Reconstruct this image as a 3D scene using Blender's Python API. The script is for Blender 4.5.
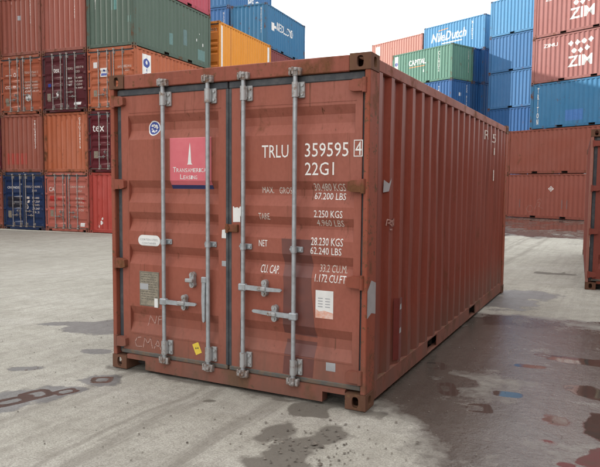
import bpy, bmesh, math, random
import numpy as np
from mathutils import Vector, Matrix
R = math.radians
random.seed(7)
for o in list(bpy.data.objects): bpy.data.objects.remove(o)
scene = bpy.context.scene
col = scene.collection

# ------------------------------------------------------------------ camera
CAM = Vector((4.043, -4.235, 1.648)); YAW, PITCH, ROLL, FPX = -0.47020, -0.075715, 0.008653, 630.69
fw = Vector((math.sin(YAW)*math.cos(PITCH), math.cos(YAW)*math.cos(PITCH), math.sin(PITCH)))
rt0 = Vector((math.cos(YAW), -math.sin(YAW), 0)); up0 = rt0.cross(fw)
rt = rt0*math.cos(ROLL) + up0*math.sin(ROLL); up = up0*math.cos(ROLL) - rt0*math.sin(ROLL)
cd = bpy.data.cameras.new('camera'); cam = bpy.data.objects.new('camera', cd); col.objects.link(cam)
m3 = Matrix((rt, up, -fw)).transposed()
cam.matrix_world = Matrix.Translation(CAM) @ m3.to_4x4()
cd.sensor_width = 36; cd.lens = 36*FPX/600; cd.clip_end = 3000; cd.clip_start = 0.05
scene.camera = cam
def ray(x, y): return fw + rt*((x-300)/FPX) - up*((y-233.5)/FPX)
def ground_px(x, y, z=0.0):
    d = ray(x, y); t = (z-CAM.z)/d.z; return CAM + d*t
def wall_px(x, y, y0, a):
    d = ray(x, y); n = Vector((-math.sin(a), math.cos(a), 0)); t = (y0*n.y - CAM.dot(n) + 0.0)/d.dot(n)
    return CAM + d*t
def at_dist(x, y, D):
    d = ray(x, y); return CAM + d*(D/math.hypot(d.x, d.y))

# ------------------------------------------------------------------ world, sun, exposure
SUN_AZ = (-0.99, -0.13); SUN_EL = R(21)
w = bpy.data.worlds.new('World'); scene.world = w; w.use_nodes = True
nt = w.node_tree; N = nt.nodes; Lk = nt.links
for n_ in list(N): N.remove(n_)
out = N.new('ShaderNodeOutputWorld'); bg = N.new('ShaderNodeBackground'); bg.inputs[1].default_value = 0.1
sky = N.new('ShaderNodeTexSky'); sky.sky_type = 'NISHITA'; sky.sun_disc = False
sky.sun_elevation = SUN_EL; sky.sun_rotation = math.atan2(SUN_AZ[0], SUN_AZ[1]) % (2*math.pi)
sky.air_density = 1.0; sky.dust_density = 2.0; sky.ozone_density = 1.0
tc = N.new('ShaderNodeTexCoord'); sep = N.new('ShaderNodeSeparateXYZ'); Lk.new(tc.outputs['Generated'], sep.inputs[0])
add = N.new('ShaderNodeMath'); add.operation = 'ADD'; add.inputs[1].default_value = 0.22; Lk.new(sep.outputs[2], add.inputs[0])
mx = N.new('ShaderNodeMath'); mx.operation = 'MAXIMUM'; mx.inputs[1].default_value = 0.1; Lk.new(add.outputs[0], mx.inputs[0])
dv = N.new('ShaderNodeVectorMath'); dv.operation = 'DIVIDE'; cmb = N.new('ShaderNodeCombineXYZ')
for i in range(3): Lk.new(mx.outputs[0], cmb.inputs[i])
Lk.new(tc.outputs['Generated'], dv.inputs[0]); Lk.new(cmb.outputs[0], dv.inputs[1])
cn = N.new('ShaderNodeTexNoise'); cn.inputs['Scale'].default_value = 1.5; cn.inputs['Detail'].default_value = 7; cn.inputs['Roughness'].default_value = 0.55
Lk.new(dv.outputs[0], cn.inputs['Vector'])
cr = N.new('ShaderNodeValToRGB'); cr.color_ramp.elements[0].position = 0.30; cr.color_ramp.elements[1].position = 0.52
cr.color_ramp.elements[0].color = (0.55, 0.55, 0.55, 1); cr.color_ramp.elements[1].color = (1, 1, 1, 1)
Lk.new(cn.outputs['Fac'], cr.inputs[0])
cn2 = N.new('ShaderNodeTexNoise'); cn2.inputs['Scale'].default_value = 2.6; cn2.inputs['Detail'].default_value = 6
Lk.new(dv.outputs[0], cn2.inputs['Vector'])
cr2 = N.new('ShaderNodeValToRGB'); cr2.color_ramp.elements[0].position = 0.30; cr2.color_ramp.elements[1].position = 0.60
cr2.color_ramp.elements[0].color = (3.4, 3.55, 3.8, 1); cr2.color_ramp.elements[1].color = (9.4, 9.3, 9.1, 1)
Lk.new(cn2.outputs['Fac'], cr2.inputs[0])
mix = N.new('ShaderNodeMixRGB'); Lk.new(cr.outputs[0], mix.inputs[0]); Lk.new(sky.outputs[0], mix.inputs[1]); Lk.new(cr2.outputs[0], mix.inputs[2])
Lk.new(mix.outputs[0], bg.inputs[0]); Lk.new(bg.outputs[0], out.inputs[0])
sl = bpy.data.lights.new('sun', 'SUN'); sl.energy = 2.0; sl.angle = R(0.6); sl.color = (1.0, 0.95, 0.88)
so = bpy.data.objects.new('sun', sl); col.objects.link(so)
sdir = Vector((SUN_AZ[0]*math.cos(SUN_EL), SUN_AZ[1]*math.cos(SUN_EL), math.sin(SUN_EL))).normalized()
so.rotation_euler = sdir.to_track_quat('Z', 'Y').to_euler(); so.location = (-30, -30, 30)
scene.render.engine = 'CYCLES'
cy_ = scene.cycles; cy_.max_bounces = 5; cy_.diffuse_bounces = 3; cy_.glossy_bounces = 3; cy_.transmission_bounces = 0; cy_.transparent_max_bounces = 2; cy_.caustics_reflective = False; cy_.caustics_refractive = False
vs = scene.view_settings; vs.view_transform = 'Standard'; vs.look = 'None'; vs.gamma = 1; vs.use_curve_mapping = False
vs.exposure = 1.58

# ------------------------------------------------------------------ materials
def newmat(name):
    m = bpy.data.materials.new(name); m.use_nodes = True
    n = m.node_tree.nodes; b = n['Principled BSDF']; return m, n, m.node_tree.links, b
def ramp(n, p0, p1, c0=(0, 0, 0, 1), c1=(1, 1, 1, 1)):
    r = n.new('ShaderNodeValToRGB'); e = r.color_ramp.elements
    e[0].position = p0; e[1].position = p1; e[0].color = c0; e[1].color = c1; return r
def noise(n, l, vec, scale, detail=4, rough=0.5, sc=None, off=0.0):
    mp = n.new('ShaderNodeMapping'); l.new(vec, mp.inputs[0])
    mp.inputs['Location'].default_value = (off, off*0.7, off*1.3)
    if sc: mp.inputs['Scale'].default_value = sc
    t = n.new('ShaderNodeTexNoise'); t.inputs['Scale'].default_value = scale; t.inputs['Detail'].default_value = detail; t.inputs['Roughness'].default_value = rough
    l.new(mp.outputs[0], t.inputs['Vector']); return t.outputs['Fac']
def mixc(n, l, fac, a, b, blend='MIX'):
    m = n.new('ShaderNodeMixRGB'); m.blend_type = blend
    for i, v in enumerate((fac, a, b)):
        if hasattr(v, 'links'): l.new(v, m.inputs[i])
        elif i == 0: m.inputs[0].default_value = v
        else: m.inputs[i].default_value = (*v, 1)
    return m.outputs[0]
def math_(n, l, op, a, b=0.0):
    m = n.new('ShaderNodeMath'); m.operation = op; m.use_clamp = False
    for i, v in enumerate((a, b)):
        if hasattr(v, 'links'): l.new(v, m.inputs[i])
        else: m.inputs[i].default_value = v
    return m.outputs[0]
seedc = [0]
def paint(name, c, rust=0.2, fade=0.25, grime=0.3, rough=0.55, chip=0.0, lowmud=0.0, rustcol=(0.10, 0.042, 0.020), bump=False, runs=0.0):
    """weathered container paint: chalky fading, vertical run-off streaks, rust blooms, chips"""
    m, n, l, b = newmat(name); seedc[0] += 1; s = seedc[0]*7.31
    tc = n.new('ShaderNodeTexCoord'); v = tc.outputs['Object']
    big = noise(n, l, v, 0.9, 3, 0.6, None, s)
    lum = 0.3*c[0]+0.6*c[1]+0.1*c[2]
    pale = tuple(0.86*x*1.12 + 0.14*(lum*1.5+0.05) for x in c)
    dark = tuple(x*0.55 for x in c)
    r1 = ramp(n, 0.35, 0.72); l.new(big, r1.inputs[0])
    cc = mixc(n, l, math_(n, l, 'MULTIPLY', r1.outputs[0], fade*2), c, pale)
    st = noise(n, l, v, 1.0, 4, 0.6, (7, 7, 0.45), s+3)
    r2 = ramp(n, 0.50, 0.78); l.new(st, r2.inputs[0])
    cc = mixc(n, l, math_(n, l, 'MULTIPLY', r2.outputs[0], grime), cc, dark)
    fine = noise(n, l, v, 38, 3, 0.65, (1, 1, 0.6), s+5)
    r3 = ramp(n, 0.42, 0.62); l.new(fine, r3.inputs[0])
    cc = mixc(n, l, math_(n, l, 'MULTIPLY', r3.outputs[0], 0.16), cc, dark)
    if runs > 0:   # thin rust runs and pale scratches
        ru = noise(n, l, v, 1.0, 4, 0.7, (26, 26, 0.9), s+29); r6 = ramp(n, 0.60, 0.70); l.new(ru, r6.inputs[0])
        cc = mixc(n, l, math_(n, l, 'MULTIPLY', r6.outputs[0], math_(n, l, 'MULTIPLY', r1.outputs[0], runs)), cc, tuple(x*0.8 for x in rustcol))
        sx_ = noise(n, l, v, 1.0, 3, 0.6, (3.5, 3.5, 60), s+37); r7 = ramp(n, 0.70, 0.74); l.new(sx_, r7.inputs[0])
        cc = mixc(n, l, math_(n, l, 'MULTIPLY', r7.outputs[0], 0.30*runs), cc, tuple(x*1.5+0.03 for x in c))
    rn = noise(n, l, v, 3.2, 6, 0.68, (1, 1, 0.7), s+11)
    r4 = ramp(n, 0.68-0.22*rust, 0.76-0.18*rust); l.new(rn, r4.inputs[0])
    rcol = mixc(n, l, fine, tuple(x*0.6 for x in rustcol), tuple(x*1.7 for x in rustcol))
    rf = math_(n, l, 'MULTIPLY', r4.outputs[0], min(1, 0.35+rust))
    cc = mixc(n, l, rf, cc, rcol)
    if chip > 0:
        ch = noise(n, l, v, 17, 6, 0.7, (1, 1, 1), s+17); r5 = ramp(n, 0.70-0.12*chip, 0.72-0.12*chip); l.new(ch, r5.inputs[0])
        cc = mixc(n, l, r5.outputs[0], cc, rcol)
    if lowmud > 0:
        sp = n.new('ShaderNodeSeparateXYZ'); l.new(v, sp.inputs[0])
        h = math_(n, l, 'SUBTRACT', 0.62, sp.outputs[2]); h2 = math_(n, l, 'MULTIPLY', h, 1.5)
        h3 = math_(n, l, 'MULTIPLY', math_(n, l, 'MAXIMUM', h2, 0.0), math_(n, l, 'MULTIPLY', st, lowmud*2))
        cl = n.new('ShaderNodeClamp'); l.new(h3, cl.inputs[0])
        cc = mixc(n, l, cl.outputs[0], cc, (0.12, 0.095, 0.075))
    l.new(cc, b.inputs['Base Color'])
    ro = n.new('ShaderNodeMapRange'); l.new(rf, ro.inputs[0]); ro.inputs[3].default_value = rough; ro.inputs[4].default_value = 0.9
    ra = math_(n, l, 'ADD', ro.outputs[0], math_(n, l, 'MULTIPLY', math_(n, l, 'SUBTRACT', big, 0.5), 0.35)); l.new(ra, b.inputs['Roughness'])
    b.inputs['Specular IOR Level'].default_value = 0.19
    if not bump: return m
    bp = n.new('ShaderNodeBump'); bp.inputs['Strength'].default_value = 0.35; bp.inputs['Distance'].default_value = 0.004
    dent = noise(n, l, v, 2.3, 2, 0.5, (1, 1, 0.6), s+23)
    hh = math_(n, l, 'MULTIPLY', dent, 5.0)
    l.new(hh, bp.inputs['Height']); l.new(bp.outputs[0], b.inputs['Normal'])
    return m
def plain(name, c, rough=0.6, metal=0.0, var=0.2, scale=12, c2=None, amt=(0.45, 0.7)):
    m, n, l, b = newmat(name); tc = n.new('ShaderNodeTexCoord'); seedc[0] += 1
    f = noise(n, l, tc.outputs['Object'], scale, 6, 0.65, None, seedc[0]*3.7)
    r = ramp(n, *amt); l.new(f, r.inputs[0])
    cc = mixc(n, l, r.outputs[0], c, c2 if c2 else tuple(x*(1-var) for x in c))
    l.new(cc, b.inputs['Base Color']); b.inputs['Roughness'].default_value = rough; b.inputs['Metallic'].default_value = metal
    return m
RED = (0.280, 0.081, 0.051)
M = {}
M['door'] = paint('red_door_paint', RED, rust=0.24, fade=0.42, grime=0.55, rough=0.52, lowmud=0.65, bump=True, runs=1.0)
M['side'] = paint('red_side_shaded_paint', (0.205, 0.046, 0.027), rust=0.24, fade=0.35, grime=0.70, rough=0.5, lowmud=0.7, bump=True, runs=0.9)  # darker copy of the door red, with the flank's shade in the colour
M['frame'] = paint('red_frame_paint', (0.240, 0.068, 0.042), rust=0.66, fade=0.3, grime=0.55, rough=0.6, chip=0.75, lowmud=0.5, bump=True, runs=1.0, rustcol=(0.115, 0.050, 0.024))
M['post'] = paint('rusty_post_paint', (0.265, 0.072, 0.042), rust=0.42, fade=0.3, grime=0.6, rough=0.7, chip=0.95, lowmud=0.3, runs=0.9, bump=True, rustcol=(0.105, 0.052, 0.026))
M['cast'] = paint('rusty_casting_paint', (0.130, 0.062, 0.038), rust=0.75, fade=0.2, grime=0.6, rough=0.8, chip=0.9, rustcol=(0.120, 0.066, 0.036))
M['galv'] = plain('galvanised_steel', (0.37, 0.40, 0.42), 0.46, 0.35, 0.3, 20, (0.24, 0.25, 0.25), (0.4, 0.75))
M['galv_rust'] = plain('rusty_galvanised_steel', (0.33, 0.32, 0.31), 0.6, 0.25, 0.3, 26, (0.14, 0.075, 0.045), (0.42, 0.62))
M['galv_far'] = plain('dull_galvanised_steel', (0.25, 0.245, 0.24), 0.6, 0.2, 0.3, 14, (0.15, 0.10, 0.08), (0.4, 0.62))
M['galv_mid'] = plain('weathered_galvanised_steel', (0.36, 0.37, 0.37), 0.5, 0.3, 0.3, 24, (0.17, 0.11, 0.075), (0.52, 0.68))
M['rubber'] = plain('door_gasket_rubber', (0.036, 0.041, 0.048), 0.72, 0, 0.3, 9, (0.10, 0.10, 0.098), (0.45, 0.8))
M['rubber_low'] = plain('dusty_sill_gasket_rubber', (0.085, 0.085, 0.078), 0.8, 0, 0.3, 14, (0.15, 0.10, 0.065), (0.4, 0.65))
M['white'] = plain('white_lettering_paint', (0.72, 0.71, 0.68), 0.6, 0, 0.3, 45, (0.50, 0.42, 0.38), (0.55, 0.85))
M['white_worn'] = plain('worn_white_lettering_paint', (0.60, 0.56, 0.51), 0.65, 0, 0.3, 60, (0.38, 0.24, 0.18), (0.45, 0.68))
M['sticker'] = plain('white_vinyl_sticker', (0.70, 0.70, 0.68), 0.45, 0, 0.12, 8)
M['pink'] = plain('faded_red_sign_vinyl', (0.56, 0.115, 0.14), 0.4, 0, 0.15, 2.2, (0.62, 0.17, 0.19), (0.35, 0.65))
M['navy'] = plain('navy_vinyl', (0.018, 0.026, 0.11), 0.45, 0, 0.2, 8)
M['blue_v'] = plain('blue_vinyl', (0.03, 0.055, 0.26), 0.45, 0, 0.2, 8)
M['yellow_v'] = plain('yellow_vinyl', (0.72, 0.53, 0.06), 0.5, 0, 0.2, 8)
M['black_v'] = plain('black_print', (0.03, 0.03, 0.03), 0.6)
M['greyprint'] = plain('grey_print', (0.33, 0.33, 0.34), 0.6)
M['plate'] = plain('aluminium_data_plate', (0.30, 0.265, 0.20), 0.5, 0.15, 0.3, 22, (0.20, 0.18, 0.14), (0.4, 0.6))
M['plate_line'] = plain('data_plate_print', (0.13, 0.115, 0.09), 0.6)
M['greytape'] = plain('grey_tape', (0.34, 0.35, 0.36), 0.55, 0, 0.15, 9)
M['oldpaint'] = plain('dark_repair_paint', (0.120, 0.042, 0.034), 0.5, 0, 0.25, 7, (0.165, 0.052, 0.038), (0.45, 0.72))
M['sidepatch'] = plain('fresh_red_repair_paint', (0.150, 0.030, 0.024), 0.45, 0, 0.25, 5)
M['chalk'] = plain('chalk_mark', (0.46, 0.30, 0.26), 0.9, 0, 0.4, 90, (0.27, 0.12, 0.09), (0.40, 0.60))
M['orange_v'] = plain('faded_orange_print', (0.62, 0.25, 0.15), 0.5, 0, 0.2, 20, (0.68, 0.55, 0.50), (0.35, 0.65))
M['dark'] = plain('dark_underside', (0.035, 0.028, 0.024), 0.9)

# ------------------------------------------------------------------ mesh helpers
class MB:
    def __init__(s): s.v = []; s.f = []
    def face(s, pts):
        i = len(s.v); s.v += [tuple(p) for p in pts]; s.f.append(tuple(range(i, i+len(pts)))); return s
    def box(s, x0, x1, y0, y1, z0, z1, bv=0.0):
        if bv > 0:
            bm = bmesh.new(); bmesh.ops.create_cube(bm, size=1)
            for q in bm.verts: q.co = ((x0+x1)/2+q.co.x*(x1-x0), (y0+y1)/2+q.co.y*(y1-y0), (z0+z1)/2+q.co.z*(z1-z0))
            bmesh.ops.bevel(bm, geom=bm.edges[:], offset=bv, segments=1, affect='EDGES')
            bm.verts.index_update(); i = len(s.v); s.v += [tuple(q.co) for q in bm.verts]
            s.f += [tuple(i+q.index for q in f.verts) for f in bm.faces]; bm.free(); return s
        i = len(s.v)
        s.v += [(x0,y0,z0),(x1,y0,z0),(x1,y1,z0),(x0,y1,z0),(x0,y0,z1),(x1,y0,z1),(x1,y1,z1),(x0,y1,z1)]
        s.f += [tuple(i+k for k in f) for f in ((3,2,1,0),(4,5,6,7),(0,1,5,4),(1,2,6,5),(2,3,7,6),(3,0,4,7))]; return s
    def prism(s, poly, axis, a0, a1):
        """extrude a polygon (2-D list) along axis: 'y' -> (x,z) polygon, 'z' -> (x,y), 'x' -> (y,z)"""
        def P(p, a): return {'y': (p[0], a, p[1]), 'z': (p[0], p[1], a), 'x': (a, p[0], p[1])}[axis]
        n = len(poly); i = len(s.v); s.v += [P(p, a0) for p in poly] + [P(p, a1) for p in poly]
        s.f.append(tuple(range(i, i+n))); s.f.append(tuple(range(i+2*n-1, i+n-1, -1)))
        for k in range(n): s.f.append((i+k, i+n+k, i+n+(k+1) % n, i+(k+1) % n))
        return s
    def tube(s, p0, p1, r, seg=10, r1=None):
        p0 = Vector(p0); p1 = Vector(p1); r1 = r if r1 is None else r1; d = (p1-p0).normalized()
        a = d.orthogonal().normalized(); b = d.cross(a); i = len(s.v)
        for p, rr in ((p0, r), (p1, r1)):
            for k in range(seg):
                t = 2*math.pi*k/seg; s.v.append(tuple(p + a*(rr*math.cos(t)) + b*(rr*math.sin(t))))
        for k in range(seg): s.f.append((i+k, i+(k+1) % seg, i+seg+(k+1) % seg, i+seg+k))
        s.f.append(tuple(range(i+seg-1, i-1, -1))); s.f.append(tuple(range(i+seg, i+2*seg))); return s
    def mesh(s, name, smooth=False):
        me = bpy.data.meshes.new(name); me.from_pydata(s.v, [], s.f)
        bm = bmesh.new(); bm.from_mesh(me); bmesh.ops.remove_doubles(bm, verts=bm.verts, dist=1e-5)
        bmesh.ops.recalc_face_normals(bm, faces=bm.faces); bm.to_mesh(me); bm.free()
        if smooth:
            me.shade_smooth()
            try: me.set_sharp_from_angle(angle=R(35))
            except Exception: pass
        return me
def link(name, me, mat, parent=None, label=None):
    if not me.materials: me.materials.append(None)
    o = bpy.data.objects.new(name, me); col.objects.link(o)
    o.material_slots[0].link = 'OBJECT'; o.material_slots[0].material = mat
    if parent: o.parent = parent
    if label: o['label'] = label
    return o
def tag(o, label=None, cat=None, group=None, kind=None):
    for k, v in (('label', label), ('category', cat), ('group', group), ('kind', kind)):
        if v: o[k] = v
    return o

# ------------------------------------------------------------------ the ground
def sm(t): t = np.clip(t, 0, 1); return t*t*(3-2*t)
def gz(x, y):
    x = np.asarray(x, float); y = np.asarray(y, float)
    zr = -0.14*sm((y-9)/22) - 0.33*sm((y-37.5)/4.0)
    t = sm((-x-3)/9.0); return zr*(1-t) - 0.456*t
rng = np.random.default_rng(5)
def vnoise(x, y, sc, seed=0, octv=4):
    """value noise on arrays"""
    tot = np.zeros_like(x); amp = 1.0; s_ = 0
    for o_ in range(octv):
        r_ = np.random.default_rng(seed+o_*17); g = r_.random((64, 64))
        u, v = x*sc*2**o_, y*sc*2**o_; i = np.floor(u).astype(int); j = np.floor(v).astype(int); fu = sm(u-i); fv = sm(v-j)
        a = g[i % 64, j % 64]; b = g[(i+1) % 64, j % 64]; c = g[i % 64, (j+1) % 64]; d = g[(i+1) % 64, (j+1) % 64]
        tot += amp*((a*(1-fu)+b*fu)*(1-fv)+(c*(1-fu)+d*fu)*fv); s_ += amp; amp *= 0.5
    return tot/s_
def axis_lines(lo, hi, flo, fhi, fine, far):
    a = list(np.arange(flo, fhi+1e-6, fine)); st = fine; p = fhi
    while p < hi: st = min(st*1.12, far if p > 45 else 0.45); p += st; a.append(p)
    st = fine; p = flo; b = []
    while p > lo: st = min(st*1.12, far if p < -25 else 0.45); p -= st; b.append(p)
    return np.array(b[::-1]+a)
gx = axis_lines(-400, 400, -2.6, 5.0, 0.027, 60); gy = axis_lines(-300, 600, -1.9, 6.6, 0.027, 60)
X, Y = np.meshgrid(gx, gy); nx, ny = len(gx), len(gy)
near = np.clip(1-np.maximum(np.abs(X-1)/5.6-0.9, np.abs(Y-2.5)/5.2-0.9)*6, 0, 1)
Z = gz(X, Y) + near*(vnoise(X, Y, 1.3, 3, 4)-0.5)*0.010 - 0.006
# dampness, dirt and dark bands painted where the photo has them: (centre px, radius px along x / y) -> ground ellipses
wet = np.zeros_like(X); dirt_dark = np.zeros_like(X)
wob = (vnoise(X, Y, 1.3, 11, 4)-0.5)*2.0; wob2 = (vnoise(X, Y, 4.5, 31, 4)-0.5)*2.0
def ell(cx, cy, rx, ry, rot=0.0, soft=0.5, wobble=0.9):
    c, s = math.cos(rot), math.sin(rot); dx, dy = X-cx, Y-cy
    d = np.hypot((dx*c+dy*s)/rx, (-dx*s+dy*c)/ry); return np.clip((1-d+wob*wobble+wob2*wobble*0.6)/soft, 0, 1)
# broad damp apron along the right flank
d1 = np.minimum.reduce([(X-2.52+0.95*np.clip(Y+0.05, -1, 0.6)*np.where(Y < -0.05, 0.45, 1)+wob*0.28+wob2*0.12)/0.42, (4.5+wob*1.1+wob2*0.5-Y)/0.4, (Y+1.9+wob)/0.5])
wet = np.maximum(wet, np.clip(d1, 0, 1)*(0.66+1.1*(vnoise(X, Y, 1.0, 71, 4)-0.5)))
wet = np.maximum(wet, 1.0*ell(2.62, 2.2, 0.50, 2.2, 0.02))  # extra dark band along the foot of the right flank
damp = np.zeros_like(X)   # crisp-edged damp patches, signed fields
pud = np.full_like(X, -1.0)
def sell(cx, cy, rx, ry, rot=0.0, wb=0.35):
    c, s_ = math.cos(rot), math.sin(rot); dx, dy = X-cx, Y-cy
    d = np.hypot((dx*c+dy*s_)/rx, (-dx*s_+dy*c)/ry); return np.clip((1-d+wob*wb+wob2*wb), -1, 1)
def gpx(x, y): p = ground_px(x, y); return p.x, p.y
tr = math.atan2(gpx(80, 388)[1]-gpx(5, 404)[1], gpx(80, 388)[0]-gpx(5, 404)[0])
dm = np.full_like(X, -1.0)
for px_, py_, rx, ry, rot in ((2, 401, 0.44, 0.30, tr), (46, 394, 0.24, 0.19, tr), (70, 390, 0.16, 0.12, tr), (103, 379.5, 0.20, 0.19, 0.5), (30, 368, 0.19, 0.09, 0.7), (97, 351, 0.16, 0.10, 0.4), (104, 327, 0.50, 0.34, 0.55), (66, 323, 0.30, 0.10, 0.6)):
    g_ = gpx(px_, py_); dm = np.maximum(dm, sell(g_[0], g_[1], rx, ry, rot))
# water: pressed-in casting prints (rings) and shallow pools
def ring(px_, py_, a, b_, rot, hole=0.42, open_=0.0):
    cx, cy = gpx(px_, py_); c, s_ = math.cos(rot), math.sin(rot); dx, dy = (X-cx)*c+(Y-cy)*s_, -(X-cx)*s_+(Y-cy)*c
    d = (np.abs(dx/a)**4+np.abs(dy/b_)**4)**0.25; f = np.minimum(1-d, d-hole) if hole > 0 else 1-d
    return np.clip(f*2.0+wob2*0.18+wob*0.10+open_*dx/a, -1, 1)
for a in ((36, 394, 0.13, 0.12, tr, 0.42), (10, 401, 0.20, 0.10, tr, 0.35), (66, 391, 0.10, 0.075, tr, 0.45), (102, 379, 0.10, 0.095, 0.6, 0.42), (31, 369, 0.06, 0.03, 0.7, 0.4)): pud = np.maximum(pud, ring(*a))
for a in ((477, 407, 0.10, 0.10, 0.3, 0.5, 0.3), (446, 388, 0.08, 0.17, 0.35, 0.4, 0.2), (530, 365.5, 0.15, 0.06, 0.1, 0.0), (508, 393.5, 0.12, 0.075, 0.1, 0.0), (545, 355, 0.12, 0.05, 0.1, 0.5, 0.2), (434, 365, 0.10, 0.12, 0.3, 0.55, 0.3), (578, 388, 0.13, 0.09, 0.3, 0.5, 0.3)): pud = np.maximum(pud, ring(*a))
for px_, py_, rx, ry, rot in ((585, 361, 0.34, 0.15, 0.05), (597, 458, 0.13, 0.22, -0.1), (597, 425, 0.17, 0.30, 0.0), (562, 420, 0.16, 0.26, 0.0), (548, 440, 0.14, 0.12, 0.0), (600, 395, 0.2, 0.2, 0), (566, 464, 0.07, 0.04, 0.1)):
    g_ = gpx(px_, py_); pud = np.maximum(pud, sell(g_[0], g_[1], rx, ry, rot, 0.8))
dm = np.maximum(dm, sell(2.72, 5.95, 0.62, 0.42, 0.05, 0.3)); dm = np.maximum(dm, sell(2.55, 5.2, 0.55, 0.75, 0.0, 0.5))
for a in ((2.4, 26.5, 3.0, 3.2, -0.2), (-0.9, 31.5, 3.5, 1.5, -0.4)): pud = np.maximum(pud, sell(*a, 0.9))
wet = np.maximum(wet, 0.9*np.clip(np.minimum((Y-17.5+wob*6)/2.0, 1)*np.clip((X+7)/4, 0, 1), 0, 1)*(0.55+0.6*vnoise(X, Y, 0.25, 91, 3)))
for a in ((2.28, -0.82, 0.46, 0.44, 0.3), (2.03, -0.14, 0.19, 0.14, 0.0), (1.3, -0.32, 0.10, 0.05, 0.4), (3.0, 8.8, 0.5, 0.2, 0), (2.9, 3.9, 0.5, 0.3, 0), (-1.9, 3.6, 0.5, 0.12, 0.6)):
    dirt_dark = np.maximum(dirt_dark, ell(*a, wobble=1.1))
dirt_dark = np.maximum(dirt_dark, 0.8*np.clip(1-np.abs(Y-0.02+wob2*0.15)/0.16, 0, 1)*((X > -0.1) & (X < 2.6)))  # dark strip along the foot of the door end
# two tyre tracks running diagonally to the container
p1, p2 = gpx(90, 455), gpx(235, 383); th = math.atan2(p2[1]-p1[1], p2[0]-p1[0])
tr_d = -(X-p1[0])*math.sin(th)+(Y-p1[1])*math.cos(th)
track = np.zeros_like(X)
for o_, wd in ((0.0, 0.11), (0.16, 0.05), (-0.55, 0.13), (0.95, 0.12)): track = np.maximum(track, np.clip(1-np.abs(tr_d-o_+wob*0.10)/wd, 0, 1))
V = np.c_[X.ravel(), Y.ravel(), Z.ravel()]
idx = np.arange(nx*ny).reshape(ny, nx)
F = np.c_[idx[:-1, :-1].ravel(), idx[:-1, 1:].ravel(), idx[1:, 1:].ravel(), idx[1:, :-1].ravel()]
me = bpy.data.meshes.new('ground'); me.from_pydata(V.tolist(), [], F.tolist()); me.shade_smooth()
for nm, arr in (('wet', wet), ('dirt_dark', dirt_dark), ('damp', dm), ('pud', pud), ('track', track)):
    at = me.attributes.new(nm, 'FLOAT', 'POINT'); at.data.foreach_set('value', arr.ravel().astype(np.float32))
m, n, l, b = newmat('yard_concrete'); tc = n.new('ShaderNodeTexCoord'); v = tc.outputs['Object']
def attr(nm): a_ = n.new('ShaderNodeAttribute'); a_.attribute_name = nm; return a_.outputs['Fac']
def rmp(src, p0, p1): r = ramp(n, p0, p1); l.new(src, r.inputs[0]); return r.outputs[0]
def mul(a, b_): return math_(n, l, 'MULTIPLY', a, b_)
def cen(a, k): return mul(math_(n, l, 'SUBTRACT', a, 0.5), k)
n1 = noise(n, l, v, 0.35, 4, 0.6); n2 = noise(n, l, v, 3.0, 5, 0.7, None, 4); n3 = noise(n, l, v, 75, 3, 0.75, None, 9); n6 = noise(n, l, v, 14, 4, 0.7, None, 21)
mpa = n.new('ShaderNodeMapping'); mpa.inputs['Rotation'].default_value = (0, 0, R(-12)); l.new(v, mpa.inputs[0]); n4 = noise(n, l, mpa.outputs[0], 1.0, 6, 0.65, (0.25, 2.2, 1), 2)
mpr = n.new('ShaderNodeMapping'); mpr.inputs['Rotation'].default_value = (0, 0, -th); l.new(v, mpr.inputs[0]); n5 = noise(n, l, mpr.outputs[0], 1.0, 7, 0.65, (0.5, 8.0, 1), 13); n7 = noise(n, l, mpr.outputs[0], 1.0, 4, 0.6, (1.5, 45.0, 1), 15)
r = ramp(n, 0.3, 0.7, (0.360, 0.350, 0.296, 1), (0.470, 0.458, 0.398, 1)); l.new(n1, r.inputs[0]); cc = r.outputs[0]
cc = mixc(n, l, mul(rmp(n2, 0.42, 0.68), 0.50), cc, (0.225, 0.212, 0.172))
cc = mixc(n, l, mul(rmp(n5, 0.46, 0.70), 0.45), cc, (0.205, 0.190, 0.158))
cc = mixc(n, l, mul(rmp(n4, 0.50, 0.72), 0.40), cc, (0.47, 0.455, 0.415))
cc = mixc(n, l, mul(rmp(n7, 0.40, 0.62), 0.10), cc, (0.22, 0.205, 0.175))
tk = rmp(math_(n, l, 'ADD', attr('track'), cen(n7, 1.2)), 0.25, 0.8)
cc = mixc(n, l, mul(tk, mul(rmp(attr('track'), 0.0, 0.15), 0.50)), cc, (0.165, 0.150, 0.125))
cc = mixc(n, l, mul(rmp(n6, 0.48, 0.66), 0.30), cc, (0.17, 0.155, 0.13))
cc = mixc(n, l, mul(rmp(n3, 0.42, 0.60), 0.50), cc, (0.145, 0.132, 0.108))
spk = None
for sc_, hi_ in ((9, 0.05), (24, 0.13), (55, 0.18)):
    vo = n.new('ShaderNodeTexVoronoi'); vo.inputs['Scale'].default_value = sc_; l.new(v, vo.inputs['Vector'])
    r = ramp(n, hi_*0.4, hi_, (1, 1, 1, 1), (0, 0, 0, 1)); l.new(vo.outputs['Distance'], r.inputs[0])
    q_ = mul(r.outputs[0], rmp(n6, 0.42, 0.60)); spk = q_ if spk is None else math_(n, l, 'MAXIMUM', spk, q_)
cc = mixc(n, l, mul(spk, 0.7), cc, (0.085, 0.078, 0.066))
ad = attr('dirt_dark'); dmask = mul(rmp(math_(n, l, 'ADD', ad, cen(n2, 1.4)), 0.30, 0.62), rmp(ad, 0.0, 0.08))
cc = mixc(n, l, mul(dmask, 0.85), cc, mixc(n, l, n3, (0.050, 0.043, 0.034), (0.155, 0.137, 0.112)))
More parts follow.
